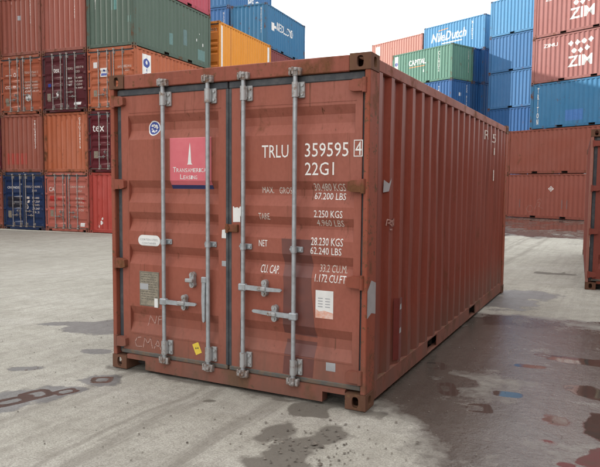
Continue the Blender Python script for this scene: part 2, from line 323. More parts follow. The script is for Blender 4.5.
aw = attr('wet'); wm1 = mul(rmp(math_(n, l, 'ADD', math_(n, l, 'ADD', aw, cen(n2, 0.9)), cen(n6, 0.40)), 0.08, 0.74), rmp(aw, 0.0, 0.1))
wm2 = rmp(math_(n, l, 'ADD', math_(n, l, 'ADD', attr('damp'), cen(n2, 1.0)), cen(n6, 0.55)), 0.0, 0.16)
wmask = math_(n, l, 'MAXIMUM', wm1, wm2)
pmask = rmp(math_(n, l, 'ADD', attr('pud'), math_(n, l, 'ADD', cen(n2, 0.75), cen(n6, 0.30))), 0.02, 0.22)
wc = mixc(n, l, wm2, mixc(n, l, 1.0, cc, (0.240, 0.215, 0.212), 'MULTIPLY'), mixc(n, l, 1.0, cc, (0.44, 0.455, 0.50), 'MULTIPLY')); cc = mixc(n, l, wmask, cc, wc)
cc = mixc(n, l, mul(pmask, 0.8), cc, mixc(n, l, n6, (0.040, 0.030, 0.026), (0.070, 0.055, 0.048))); l.new(cc, b.inputs['Base Color'])
wr = math_(n, l, 'ADD', math_(n, l, 'SUBTRACT', 0.90, math_(n, l, 'MAXIMUM', mul(wm1, 0.66), mul(wm2, 0.46))), cen(n2, 0.24))
rg = n.new('ShaderNodeMapRange'); l.new(pmask, rg.inputs[0]); l.new(wr, rg.inputs[3]); rg.inputs[4].default_value = 0.035; l.new(rg.outputs[0], b.inputs['Roughness'])
b.inputs['Specular IOR Level'].default_value = 0.5
bp = n.new('ShaderNodeBump'); bp.inputs['Distance'].default_value = 0.012
l.new(math_(n, l, 'SUBTRACT', 0.80, math_(n, l, 'ADD', mul(pmask, 0.785), mul(mul(wmask, math_(n, l, 'SUBTRACT', 1.0, pmask)), 0.50))), bp.inputs['Strength'])
l.new(math_(n, l, 'ADD', mul(n3, 0.45), mul(n6, 1.0)), bp.inputs['Height']); l.new(bp.outputs[0], b.inputs['Normal'])
M['ground'] = m
tag(link('ground', me, m), kind='structure')

# ------------------------------------------------------------------ container kit
W, H = 2.438, 2.591
YD, DEEP = 0.034, 0.036
RIBS = [(2.240, 2.176, 2.112, 2.032), (1.682, 1.618, 1.572, 1.490), (1.408, 1.344, 1.322, 1.240), (1.122, 1.054, 1.034, 0.950), (0.572, 0.498, 0.424, 0.338)]
DZ0, DZ1 = 0.172, 2.412
LEAF = [(0.104, 1.202), (1.256, 2.368)]; RIBX = [(0.186, 1.128), (1.338, 2.312)]
def door_depth(z, x):
    if not any(a < x < c for a, c in RIBX): return 0.0
    for a, b_, c, d in RIBS:
        if d < z < a:
            if z > b_: return DEEP*(a-z)/(a-b_)
            if z > c: return DEEP
            return DEEP*(z-d)/(c-d)
    return 0.0
PIT, S0 = 0.278, 0.225   # side corrugation
SD = 0.036
def side_depth(y):
    t = (y-S0) % PIT
    if t < 0.072: return 0.0
    if t < 0.140: return SD*(t-0.072)/0.068
    if t < 0.210: return SD
    return SD*(1-(t-0.210)/0.068)
def side_breaks(L):
    b = []; k = 0
    while S0+k*PIT < L: b += [S0+k*PIT+o for o in (0, 0.072, 0.140, 0.210)]; k += 1
    return b
def corr_sheet(a0, a1, z0, z1, base):
    """list of (a, depth) along the sheet"""
    pts = [a0] + [q for q in side_breaks(a1+1) if a0 < q < a1] + [a1]
    return [(p, side_depth(p)) for p in pts]
_kit = {}
def kit(L):
    if L in _kit: return _kit[L]
    K = {}
    for sx in (0, 1):
        for sy in (0, 1):
            for sz in (0, 1): K['cast', sx, sy, sz] = casting(sx, sy, sz, L)
            x0, x1 = (0.004, 0.046) if sx == 0 else (W-0.046, W-0.004)
            y0, y1 = (0.004, 0.190) if sy == 0 else (L-0.165, L-0.004)
            mb = MB().box(x0, x1, y0, y1, 0.116, H-0.116, 0.006)
            if sy == 0:
                xi = (0.055, 0.100) if sx == 0 else (W-0.100, W-0.055)
                mb.box(*xi, 0.085, 0.180, 0.120, H-0.12)
            else:
                xi = (0.055, 0.150) if sx == 0 else (W-0.150, W-0.055)
                mb.box(*xi, L-0.060, L-0.008, 0.120, H-0.12)
            K['post', sx, sy] = mb.mesh('corner_post')
    for sx in (0, 1):
        x0, x1 = (0.012, 0.070) if sx == 0 else (W-0.070, W-0.012)
        K['toprail', sx] = MB().box(x0, x1, 0.176, L-0.176, 2.486, 2.574, 0.006).mesh('top_side_rail')
        mb = MB(); pk = [(L/2-1.155-0.18, L/2-1.155+0.18), (L/2+0.72-0.18, L/2+0.72+0.18)] if L < 7 else [(L/2-1.2, L/2-0.84), (L/2+0.84, L/2+1.2)]
        ys = [0.176]+[q for p in pk for q in p]+[L-0.176]
        xo = x0 if sx == 0 else x1; xi = x1 if sx == 0 else x0; e = 0.05 if sx == 0 else -0.05
        for k in range(0, len(ys), 2): # C-channel lengths between the fork pockets
            mb.box(min(xo, xo+e*0.2), max(xo, xo+e*0.2), ys[k], ys[k+1], 0.026, 0.166)
            mb.box(min(xo+e*0.2, xi), max(xo+e*0.2, xi), ys[k], ys[k+1], 0.156, 0.166); mb.box(min(xo+e*0.2, xi), max(xo+e*0.2, xi), ys[k], ys[k+1], 0.026, 0.036)
        for p in pk:
            mb.box(min(xo, xi), max(xo, xi), p[0], p[1], 0.152, 0.166); mb.box(min(xo, xi), max(xo, xi), p[0], p[1], 0.026, 0.034)
        K['botrail', sx] = mb.mesh('bottom_side_rail')
        for ip, p in enumerate(pk):   # pocket tunnel walls reaching inwards
            mb = MB(); t0, t1 = (xi, xi+0.25) if sx == 0 else (xi-0.25, xi)
            mb.box(t0, t1, p[0]-0.006, p[0], 0.034, 0.152); mb.box(t0, t1, p[1], p[1]+0.006, 0.034, 0.152); mb.box(t0, t1, p[0], p[1], 0.146, 0.152)
            e0, e1 = (t1, t1+0.005) if sx == 0 else (t0-0.005, t0); mb.box(e0, e1, p[0]-0.006, p[1]+0.006, 0.034, 0.152)
            K['pocket', sx, ip] = mb.mesh('fork_pocket')
        mb = MB(); pr = corr_sheet(0.196, L-0.172, 0, 0, 0)
        for (a, da), (c, dc) in zip(pr[:-1], pr[1:]):
            xa = (0.016+da) if sx == 0 else (W-0.016-da); xc = (0.016+dc) if sx == 0 else (W-0.016-dc)
            q = [(xa, a, 0.160), (xc, c, 0.160), (xc, c, 2.492), (xa, a, 2.492)]
            mb.face(q if sx else q[::-1])
        K['side', sx] = mb.mesh('side_wall')
    mb = MB(); pr = corr_sheet(0.10, L-0.10, 0, 0, 0)
    for (a, da), (c, dc) in zip(pr[:-1], pr[1:]): mb.face([(0.06, a, 2.566-da*0.6), (W-0.06, a, 2.566-da*0.6), (W-0.06, c, 2.566-dc*0.6), (0.06, c, 2.566-dc*0.6)])
    K['roof'] = mb.mesh('roof_panel')
    K['floor'] = MB().box(0.075, W-0.075, 0.06, L-0.06, 0.160, 0.190).mesh('floor')
    K['cross'] = MB().box(0.33, W-0.33, 0, 0.045, 0.045, 0.158).mesh('crossmember')
    mb = MB(); prof = [p for p in corr_sheet(0.155, W-0.155, 0, 0, 0)]
    for (a, da), (c, dc) in zip(prof[:-1], prof[1:]): mb.face([(c, L-0.020-dc, 0.15), (a, L-0.020-da, 0.15), (a, L-0.020-da, 2.49), (c, L-0.020-dc, 2.49)])
    K['end'] = mb.mesh('end_wall')
    K['endtop'] = MB().box(0.165, W-0.165, L-0.075, L-0.010, 2.480, 2.580, 0.006).mesh('end_header')
    K['endbot'] = MB().box(0.165, W-0.165, L-0.075, L-0.010, 0.022, 0.158, 0.006).mesh('end_sill')
    _kit[L] = K; return K
def casting(sx, sy, sz, L):
    """hollow corner casting with oval apertures on its end, side and top/bottom faces"""
    a, b_, c = 0.162, 0.178, 0.118
    bm = bmesh.new()
    def oface(o, u, v_, lu, lv, nrm, hu, hv):
        o, u, v_, nrm = Vector(o), Vector(u), Vector(v_), Vector(nrm); seg = 20
        ctr = o+u*lu/2+v_*lv/2; k4 = [(0, 0), (lu, 0), (lu, lv), (0, lv)]
        ov = []
        for k in range(seg):
            t = 2*math.pi*k/seg; ct, st = math.cos(t), math.sin(t)
            ov.append((ctr+u*hu*math.copysign(abs(ct)**0.7, ct)+v_*hv*math.copysign(abs(st)**0.7, st)))
        rim = []
        for k in range(seg):
            t = 2*math.pi*k/seg; ct, st = math.cos(t), math.sin(t); f = min((lu/2)/max(abs(ct), 1e-6), (lv/2)/max(abs(st), 1e-6))
            rim.append(ctr+u*ct*f+v_*st*f)
        O = [bm.verts.new(p) for p in ov]; I = [bm.verts.new(p-nrm*0.026) for p in ov]; Rm = [bm.verts.new(p) for p in rim]; I2 = [bm.verts.new(p-nrm*0.026) for p in rim]
        for k in range(seg):
            j = (k+1) % seg
            for q in ((Rm[k], Rm[j], O[j], O[k]), (O[k], O[j], I[j], I[k]), (I[k], I[j], I2[j], I2[k])): bm.faces.new(q)
        # corner fill
        for s1 in (-1, 1):
            for s2 in (-1, 1):
                cp = ctr+u*lu/2*s1+v_*lv/2*s2
                near_ = sorted(range(seg), key=lambda k: (rim[k]-cp).length)[:2]
                if abs((rim[near_[0]]-cp).length) > 1e-5:
                    try: bm.faces.new((Rm[near_[0]], Rm[near_[1]], bm.verts.new(cp)))
                    except ValueError: pass
    X_, Y_, Z_ = Vector((1, 0, 0)), Vector((0, 1, 0)), Vector((0, 0, 1))
    oface((0, 0, 0), X_, Z_, a, c, (0, -1, 0), 0.026, 0.040)
    oface((0, 0, 0), Y_, Z_, b_, c, (-1, 0, 0), 0.030, 0.038)
    oface((0, 0, c), X_, Y_, a, b_, (0, 0, 1), 0.032, 0.058)
    def quad(*p): bm.faces.new([bm.verts.new(x) for x in p])
    quad((a, 0, 0), (a, b_, 0), (a, b_, c), (a, 0, c)); quad((0, b_, 0), (a, b_, 0), (a, b_, c), (0, b_, c)); quad((0, 0, 0), (a, 0, 0), (a, b_, 0), (0, b_, 0))
    bmesh.ops.remove_doubles(bm, verts=bm.verts, dist=1e-5); bmesh.ops.recalc_face_normals(bm, faces=bm.faces)
    sh = [e for e in bm.edges if len(e.link_faces) == 2 and e.calc_face_angle(0) > 1.2 and all(min(abs(q.co.x), abs(q.co.x-a)) < 1e-4 or min(abs(q.co.y), abs(q.co.y-b_)) < 1e-4 for q in e.verts)]
    for q in bm.verts:
        x, y, z = q.co
        if sz == 0: z = c-z
        q.co = (x if sx == 0 else W-x, y if sy == 0 else L-y, z + (0 if sz == 0 else H-c))
    if (sx+sy+(1-sz)) % 2: bmesh.ops.reverse_faces(bm, faces=bm.faces)
    me = bpy.data.meshes.new('corner_casting'); bm.to_mesh(me); bm.free(); return me

# door kit (shared by every door end)
def leaf_mesh(i):
    x0, x1 = LEAF[i]; xa, xb = RIBX[i]; mb = MB()
    zs = [DZ1]
    for r_ in RIBS: zs += list(r_)
    zs.append(DZ0)
    for z1, z0 in zip(zs[:-1], zs[1:]):
        for p, q in ((x0, xa), (xb, x1)): mb.face([(p, YD, z0), (q, YD, z0), (q, YD, z1), (p, YD, z1)])
        e = 1e-6
        y0 = YD + (door_depth(z0+e, (xa+xb)/2)); y1 = YD + (door_depth(z1-e, (xa+xb)/2))
        mb.face([(xa, y0, z0), (xb, y0, z0), (xb, y1, z1), (xa, y1, z1)])
    for a, b_, c, d in RIBS:
        for x in (xa, xb): mb.face([(x, YD, a), (x, YD+DEEP, b_), (x, YD+DEEP, c), (x, YD, d)])
    yb = 0.084
    for p, q in (((x0, DZ0), (x1, DZ0)), ((x1, DZ0), (x1, DZ1)), ((x1, DZ1), (x0, DZ1)), ((x0, DZ1), (x0, DZ0))):
        mb.face([(p[0], YD, p[1]), (q[0], YD, q[1]), (q[0], yb, q[1]), (p[0], yb, p[1])])
    mb.face([(x0, yb, DZ0), (x1, yb, DZ0), (x1, yb, DZ1), (x0, yb, DZ1)])
    return mb.mesh('door')
DK = {}
for i in (0, 1):
    DK['leaf', i] = leaf_mesh(i)
    x0, x1 = LEAF[i]
    mb = MB().box(x0-0.022, x1+0.018, 0.026, 0.075, DZ1-0.002, 2.466, 0.006)
    mb.box(x0-0.050 if i == 0 else x1, x0 if i == 0 else x1+0.022, 0.048, 0.080, DZ0-0.03, DZ1+0.05)
    if i == 0: mb.box(x1-0.001, x1+0.026, 0.028, 0.080, DZ0, DZ1, 0.005)
    else: mb.box(x0-0.026, x0+0.001, 0.031, 0.080, DZ0, DZ1, 0.005)
    DK['gasket', i] = mb.mesh('gasket')
    DK['lowgasket', i] = MB().box(x0-0.022, x1+0.018, 0.027, 0.075, 0.137, DZ0+0.002, 0.006).mesh('sill_gasket')
def hinge_mesh(side, z):
    f = (lambda x: x) if side == 0 else (lambda x: W-x); mb = MB()
    poly = [(f(0.036), z+0.044), (f(0.130), z+0.042), (f(0.160), z+0.030), (f(0.164), z-0.030), (f(0.130), z-0.042), (f(0.036), z-0.044)]
    mb.prism(poly, 'y', -0.010, 0.0335); mb.tube((f(0.046), 0.000, z-0.052), (f(0.046), 0.000, z+0.052), 0.017, 10); return mb.mesh('hinge')
HZ = [2.365, 1.648, 0.950, 0.246]
for s in (0, 1):
    for z in HZ: DK['hinge', s, z] = hinge_mesh(s, z)
RODX = [0.600, 1.055, 1.392, 1.846]; RY = -0.012
for k, x in enumerate(RODX):
    DK['rod', k] = MB().tube((x, RY, 0.14), (x, RY, 2.49), 0.0175, 12).mesh('locking_rod', True)
    for e_, (z0, z1) in enumerate(((2.305, 2.415), (0.195, 0.310))):
        mb = MB(); mb.tube((x, RY, z0), (x, RY, z1), 0.026, 12); mb.box(x+0.012, x+0.064, 0.012, 0.0335, z0-0.004, z1+0.004, 0.004); mb.box(x-0.012, x+0.03, RY, 0.0335, z0+0.006, z1-0.006)
        for zz in (z0+0.022, z1-0.022): mb.tube((x+0.048, 0.000, zz), (x+0.048, 0.0135, zz), 0.011, 8)
        DK['keeper', k, e_] = mb.mesh('rod_bearing', True)
    mb = MB(); z = 1.163
    mb.box(x-0.050, x+0.060, 0.018, 0.0335, z-0.022, z+0.022, 0.004); mb.tube((x, RY, z-0.022), (x, RY, z+0.022), 0.025, 12)
    for dx in (-0.038, 0.046): mb.tube((x+dx, 0.006, z), (x+dx, 0.019, z), 0.010, 8)
    DK['guide', k] = mb.mesh('rod_guide', True)
    for e_, (s, zc) in enumerate(((1, 2.492), (-1, 0.142))):
        mb = MB(); mb.tube((x, RY, zc-0.030), (x, RY, zc+0.030), 0.024, 10); mb.box(x-0.034, x+0.020, RY-0.030, RY+0.010, zc-0.010+s*0.012, zc+0.014+s*0.012, 0.006)
        mb.box(x-0.052, x-0.030, -0.030, 0.010, zc-0.026, zc+0.030, 0.005); mb.box(x+0.026, x+0.050, -0.032, 0.010, zc-0.030, zc+0.026, 0.005)
        mb.tube((x-0.01, RY-0.026, zc-0.02), (x-0.01, RY-0.026, zc+0.032), 0.010, 8)
        DK['cam', k, e_] = mb.mesh('rod_cam', True)
def handle_mesh(x, z, dx, ln, tilt=0.0):
    s = 1 if dx > 0 else -1; mb = MB()
    mb.box(x-0.034, x+0.034, -0.036, 0.006, z-0.028, z+0.028, 0.007)
    mb.prism([(x+s*0.02, z-0.017), (x+s*ln*0.5, z-0.020+tilt*0.5), (x+s*ln, z-0.012+tilt), (x+s*(ln+0.012), z+tilt), (x+s*ln, z+0.012+tilt), (x+s*ln*0.5, z+0.016+tilt*0.5), (x+s*0.02, z+0.020)], 'y', -0.030, -0.014)
    return mb.mesh('door_handle')
def latch_mesh(x, z):
    mb = MB()
    for s in (-1, 1):
        poly = [(x+0.024*math.cos(t), z+s*0.040+0.026*math.sin(t)) for t in [2*math.pi*k/14 for k in range(14)]]
        mb.prism(poly, 'y', -0.008, 0.0335)
        mb.tube((x, -0.018, z+s*0.042), (x, -0.006, z+s*0.042), 0.011, 8)
    mb.box(x-0.022, x+0.022, -0.010, 0.0335, z-0.045, z+0.045, 0.005); mb.box(x-0.044, x+0.030, -0.044, -0.008, z-0.018, z+0.014, 0.006); return mb.mesh('handle_latch', True)
DK['h', 0] = handle_mesh(RODX[0], 0.652, 1, 0.335, 0.006); DK['l', 0] = latch_mesh(0.800, 0.660)
mb = MB(); x = 1.020
mb.box(x-0.022, x+0.028, -0.034, -0.004, 0.845, 0.895, 0.006); mb.prism([(x-0.015, 0.86), (x-0.019, 0.70), (x-0.012, 0.53), (x, 0.515), (x+0.012, 0.53), (x+0.014, 0.70), (x+0.018, 0.86)], 'y', -0.030, -0.014)
DK['h', 1] = mb.mesh('door_handle'); DK['l', 1] = latch_mesh(0.885, 0.858)
DK['h', 2] = handle_mesh(RODX[2], 0.842, 1, 0.345, 0.0); DK['l', 2] = latch_mesh(1.580, 0.845)
DK['h', 3] = handle_mesh(RODX[3], 0.650, -1, 0.350, 0.012); DK['l', 3] = latch_mesh(1.672, 0.655)
mb = MB(); mb.box(0.165, W-0.165, 0.006, 0.090, 2.468, 2.584, 0.006); DK['header'] = mb.mesh('door_header')
mb = MB(); mb.prism([(0.165, 0.136), (0.165, 0.098), (0.372, 0.098), (0.372, 0.018), (W-0.350, 0.018), (W-0.350, 0.098), (W-0.165, 0.098), (W-0.165, 0.136)], 'y', 0.006, 0.095); DK['sill'] = mb.mesh('door_sill')
DK['sillback', 0] = MB().box(0.168, 0.374, 0.150, 0.158, 0.02, 0.12).mesh('sill_web'); DK['sillback', 1] = MB().box(W-0.352, W-0.168, 0.150, 0.158, 0.02, 0.12).mesh('sill_web')

# ------------------------------------------------------------------ decals that follow the pressed sheet
def conform(me, where, L=6.058, eps=0.002):
    """me: flat mesh in (u,v,0); wraps it on 'door', 'side' (x=W flank) or 'end' (y=L end)"""
    bm = bmesh.new(); bm.from_mesh(me)
    us = [q.co.x for q in bm.verts]; vsn = [q.co.y for q in bm.verts]
    if where == 'door': cuts = [(1, z) for r_ in RIBS for z in r_] + [(0, x) for r_ in RIBX for x in r_]
    elif where == 'flat': cuts = []
    else: cuts = [(0, q) for q in side_breaks(L)]
    for ax, c in cuts:
        lo, hi = (min(us), max(us)) if ax == 0 else (min(vsn), max(vsn))
        if lo < c < hi:
            no = Vector((1, 0, 0)) if ax == 0 else Vector((0, 1, 0))
            bmesh.ops.bisect_plane(bm, geom=bm.verts[:]+bm.edges[:]+bm.faces[:], plane_co=no*c, plane_no=no, dist=1e-6)
    vs_, fs_ = [], []
    for f in bm.faces:
        cx = f.calc_center_median(); i = len(vs_)
        for q in f.verts:
            u, v_ = q.co.x, q.co.y
            if where == 'door':
                vv = v_ + (1e-5 if cx.y > v_ else -1e-5); vs_.append((u, YD+door_depth(vv, cx.x)-eps, v_))
            elif where == 'side':
                vs_.append((W-0.016-side_depth(u+(1e-5 if cx.x > u else -1e-5))+eps, u, v_))
            elif where == 'end':
                vs_.append((W-u, L-0.020-side_depth(W-u+(1e-5 if cx.x < u else -1e-5))+eps, v_))
            elif where == 'flat': vs_.append((u, v_, 0))
        fs_.append(tuple(range(i, i+len(f.verts))))
    bm.free(); o = bpy.data.meshes.new(me.name); o.from_pydata(vs_, [], fs_)
    bm = bmesh.new(); bm.from_mesh(o); bmesh.ops.remove_doubles(bm, verts=bm.verts, dist=1e-5); bm.to_mesh(o); bm.free()
    return o
def poly2(ps, name='mark'):
    me = bpy.data.meshes.new(name); v = []; f = []
    for p in ps: i = len(v); v += [(a, b_, 0) for a, b_ in p]; f.append(tuple(range(i, i+len(p))))
    me.from_pydata(v, [], f); return me
def rect(u0, v0, u1, v1): return [(u0, v0), (u1, v0), (u1, v1), (u0, v1)]
def stroke(pts, w_):
    out = []
    for (a, b_), (c, d) in zip(pts[:-1], pts[1:]):
        t = Vector((c-a, d-b_)); t.normalize(); nn = Vector((-t.y, t.x))*w_/2; e = t*w_*0.3
        out.append([(a-nn.x-e.x, b_-nn.y-e.y), (c-nn.x+e.x, d-nn.y+e.y), (c+nn.x+e.x, d+nn.y+e.y), (a+nn.x-e.x, b_+nn.y-e.y)])
    return out
def text2(s, u0, v0, width, height, bold=0.012, shear=0.0, vertical=False, rot=0.0):
    """flat text mesh fitted to a box whose lower-left corner is (u0,v0)"""
    cu = bpy.data.curves.new('t', 'FONT'); cu.body = '\n'.join(s) if vertical else s; cu.size = 1; cu.resolution_u = 2; cu.offset = bold; cu.shear = shear
    if vertical: cu.space_line = 0.82; cu.align_x = 'CENTER'
    ob = bpy.data.objects.new('t', cu); col.objects.link(ob)
    dg = bpy.context.evaluated_depsgraph_get(); dg.update()
    me = bpy.data.meshes.new_from_object(ob.evaluated_get(dg)); bpy.data.objects.remove(ob); bpy.data.curves.remove(cu)
    co = np.array([v_.co[:] for v_ in me.vertices]); lo, hi = co.min(0), co.max(0)
    me.materials.clear()
    for v_ in me.vertices:
        a = (v_.co.x-lo[0])/(hi[0]-lo[0])*width; b_ = (v_.co.y-lo[1])/(hi[1]-lo[1])*height
        if rot: a, b_ = a*math.cos(rot)-b_*math.sin(rot), a*math.sin(rot)+b_*math.cos(rot)
        v_.co = (u0+a, v0+b_, 0)
    return me
def decal(name, me, mat, parent, where='door', eps=0.002, L=6.058, label=None):
    o = conform(me, where, L, eps); o.name = name; return link(name, o, M[mat] if isinstance(mat, str) else mat, parent, label)

def container(loc, rotz, mats, L=6.058, doors='plain', name='shipping_container', label=None, group=None, dup_detail=True):
    """mats: dict body, frame, door, cast, post.  doors: 'full' (hardware), 'plain' (bare leaves)"""
    root = bpy.data.objects.new(name, None); col.objects.link(root); root.empty_display_size = 0.3
    root.location = loc; root.rotation_euler = (0, 0, rotz); tag(root, label, 'container', group)
    K = kit(L); b_, fr = mats['body'], mats['frame']; dm = mats.get('door', b_); cs = mats.get('cast', fr); ps = mats.get('post', fr)
    for sx in (0, 1):
        for sy in (0, 1):
            for sz in (0, 1): link('corner_casting', K['cast', sx, sy, sz], cs, root)
            link('corner_post', K['post', sx, sy], ps, root)
        link('top_side_rail', K['toprail', sx], fr, root); rl = link('bottom_side_rail', K['botrail', sx], fr, root)
        for ip in (0, 1): link('fork_pocket', K['pocket', sx, ip], M['dark'], rl)
        link('side_wall', K['side', sx], b_, root)
    link('roof_panel', K['roof'], b_, root); link('floor', K['floor'], M['dark'], root);
    link('end_wall', K['end'], b_, root); link('end_header', K['endtop'], fr, root); link('end_sill', K['endbot'], fr, root)
    link('door_header', DK['header'], mats.get('header', fr), root); s_ = link('door_sill', DK['sill'], fr, root); [link('sill_web', DK['sillback', e_], M['dark'], s_) for e_ in (0, 1)]
    lv = []
    for i in (0, 1):
        d = link('door', DK['leaf', i], dm, root); lv.append(d)
        if doors == 'full':
            link('gasket', DK['gasket', i], M['rubber'], d); link('sill_gasket', DK['lowgasket', i], M['rubber_low'], d)
            for z in HZ: link('hinge', DK['hinge', i, z], mats.get('hinge', dm), d)
            for k in (2*i, 2*i+1):
                link('locking_rod', DK['rod', k], mats.get('rod', M['galv']), d); [link('rod_bearing', DK['keeper', k, e_], mats.get('rod', M['galv_mid']), d) for e_ in (0, 1)]
                link('rod_guide', DK['guide', k], mats.get('rod', M['galv']), d); [link('rod_cam', DK['cam', k, e_], M['galv_rust'], d) for e_ in (0, 1)]
                link('door_handle', DK['h', k], mats.get('rod', M['galv']), d); link('handle_latch', DK['l', k], mats.get('rod', M['galv_mid']), d)
        else:
            link('gasket', DK['gasket', i], M['rubber'], d)
    root['_d'] = 0; del root['_d']
    return root, lv

# ------------------------------------------------------------------ the main red container
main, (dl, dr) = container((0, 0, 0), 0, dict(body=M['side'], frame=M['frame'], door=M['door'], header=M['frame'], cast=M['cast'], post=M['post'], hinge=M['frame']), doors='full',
    label='rusty red twenty foot container with locking rods standing alone in the yard centre')
for k in range(13): o_ = link('crossmember', kit(6.058)['cross'], M['dark'], main); o_.location.y = 0.45+k*0.42
# measured pixel -> door plane
def D_(x, y, Yp=YD):
    d = ray(x, y); t = (Yp-CAM.y)/d.y; p = CAM+d*t; return p.x, p.z
def dtext(s, x0, y0, x1, y1, xt, yt, mat='white', parent=None, bold=0.0, name='lettering'):
    """baseline from px (x0,y0) to (x1,y1), cap top at px (xt,yt)"""
    a = D_(x0, y0); c = D_(x1, y1); h = D_(xt, yt)[1]-a[1]
    me = text2(s, 0, 0, c[0]-a[0], h, bold, 0.0)
    sl = (c[1]-a[1])/(c[0]-a[0])*0.35
    for v_ in me.vertices: v_.co = (a[0]+v_.co.x, a[1]+v_.co.y+sl*v_.co.x, 0)
    return decal(name, me, mat, parent)
T = [('TRLU', 262, 158, 288.5, 157.3, 262, 145.5, 'white'), ('359595', 305, 157, 348.5, 156.3, 305, 143.2, 'white'), ('4', 355.4, 155, 361.6, 155, 355.4, 141.5, 'white'),
     ('22G1', 305, 175.3, 334, 174.8, 305, 162.5, 'white'), ('MAX.', 260.5, 193, 272, 193.4, 260.5, 186.8, 'white_worn'), ('GROSS', 277.5, 193.6, 292.5, 194, 277.5, 187.2, 'white_worn'), ('30.480 KGS', 313, 190.6, 344.5, 191.6, 313, 183.3, 'white_worn'),
     ('67.200 LBS', 313, 199.2, 344.5, 201, 313, 192.5, 'white'), ('TARE', 258.5, 219.2, 269.5, 219.8, 258.5, 212.8, 'white_worn'), ('2.250 KGS', 314, 217.3, 342.5, 218.3, 314, 210.2, 'white'),
     ('4.960 LBS', 315.8, 226, 343, 227.3, 315.8, 219.6, 'white_worn'), ('NET', 259, 246, 267.5, 246.5, 259, 239.6, 'white'), ('28.230 KGS', 311, 245, 343, 246.5, 311, 237.3, 'white'),
     ('62.240 LBS', 310.5, 253.8, 341.5, 255.8, 310.5, 246.8, 'white'), ('CU. CAP.', 260, 272.4, 278.5, 274, 260, 264.6, 'white'), ('33.2 CU.M.', 318.5, 272, 346, 273.8, 318.5, 264.6, 'white_worn'),
     ('1.172 CU.FT.', 314.8, 281.5, 347, 283.8, 314.8, 274, 'white')]
for s, x0, y0, x1, y1, xt, yt, mt in T: dtext(s, x0, y0, x1, y1, xt, yt, mt, dr)
a = D_(353.8, 156.6); c = D_(363.0, 139.6)
mw = 0.006; decal('check_digit_box', poly2([rect(a[0], a[1], c[0], a[1]+mw), rect(a[0], c[1]-mw, c[0], c[1]), rect(a[0], a[1]+mw, a[0]+mw, c[1]-mw), rect(c[0]-mw, a[1]+mw, c[0], c[1]-mw)]), 'white', dr)
def prect(x0, y0, x1, y1): a = D_(x0, y1); c = D_(x1, y0); return a[0], a[1], c[0], c[1]
# old repair paint on the right door
a = prect(281, 240, 313, 333); decal('repair_paint_patch', poly2([[(a[0]+0.015, a[1]), (a[2]+0.03, a[1]-0.01), (a[2]-0.01, (a[1]+a[3])/2), (a[2]-0.012, a[3]), (a[0], a[3]), (a[0]+0.02, (a[1]+a[3])/2)]]), 'oldpaint', dr, eps=0.0012)
a = prect(285, 343, 313, 377); decal('repair_paint_patch', poly2([[(a[0]-0.02, max(a[1], 0.18)), (a[2], max(a[1], 0.18)), (a[2]+0.02, a[3]), (a[0], a[3])]]), 'oldpaint', dr, eps=0.0012)
# white sheet with orange foot
a = prect(315.5, 291.5, 333.5, 317.5); so_ = decal('paper_notice', poly2([rect(*a)]), 'sticker', dr, eps=0.002, label='weathered white paper notice')
decal('paper_notice_stain', poly2([[(a[0], a[1]), (a[2], a[1]), (a[2], a[1]+0.045), (a[0]+0.07, a[1]+0.06), (a[0]+0.03, a[1]+0.05), (a[0], a[1]+0.07)]]), 'orange_v', dr, eps=0.003)
decal('paper_notice_print', poly2([rect(a[0]+0.02+0.06*c_, a[1]+0.085+k*0.021, a[0]+0.02+0.06*c_+0.04, a[1]+0.092+k*0.021) for k in range(4) for c_ in (0, 1)]), 'greytape', dr, eps=0.003)
a = prect(326, 363.5, 335.5, 370.5); decal('small_label', poly2([rect(*a)]), 'greytape', dr)
decal('small_label_print', poly2([rect(a[0]+0.008, a[1]+0.008+k*0.013, a[2]-0.008, a[1]+0.014+k*0.013) for k in range(3)]), 'greyprint', dr, eps=0.003)
# stickers at the door meeting edge
a = prect(233.2, 206.5, 242.3, 222); decal('torn_white_sticker', poly2([[(a[0], a[1]), (a[2], a[1]+0.004), (a[2]+0.002, a[3]-0.004), (a[2]-0.022, a[3]), (a[2]-0.03, a[3]-0.016), (a[2]-0.045, a[3]-0.006), (a[0]+0.014, a[3]-0.012), (a[0]+0.006, a[3]), (a[0]-0.002, a[3]-0.002)]]), 'sticker', dr)
a = prect(221.8, 229.5, 227, 238); decal('torn_white_sticker', poly2([[(a[0], a[1]), (a[2], a[1]), (a[2]-0.004, a[3]-0.02), (a[2]-0.02, a[3]), (a[0]+0.004, a[3]-0.004)]]), 'sticker', dl)
a = prect(222, 261, 226.5, 266); decal('torn_white_sticker', poly2([rect(*a)]), 'greytape', dl)
# customs hasp over the meeting edge
x0, z0 = D_(225.5, 231.5); x1, z1 = D_(239, 224.5)
mb = MB().box(x0+0.02, x1, 0.006, 0.0335, z0, z1, 0.004); mb.tube((x0+0.035, -0.002, (z0+z1)/2), (x0+0.035, 0.012, (z0+z1)/2), 0.020, 10); mb.box(x0+0.02, x0+0.045, -0.004, 0.012, z0-0.008, z1+0.004, 0.003)
link('door_hasp', mb.mesh('door_hasp'), M['frame'], dr)
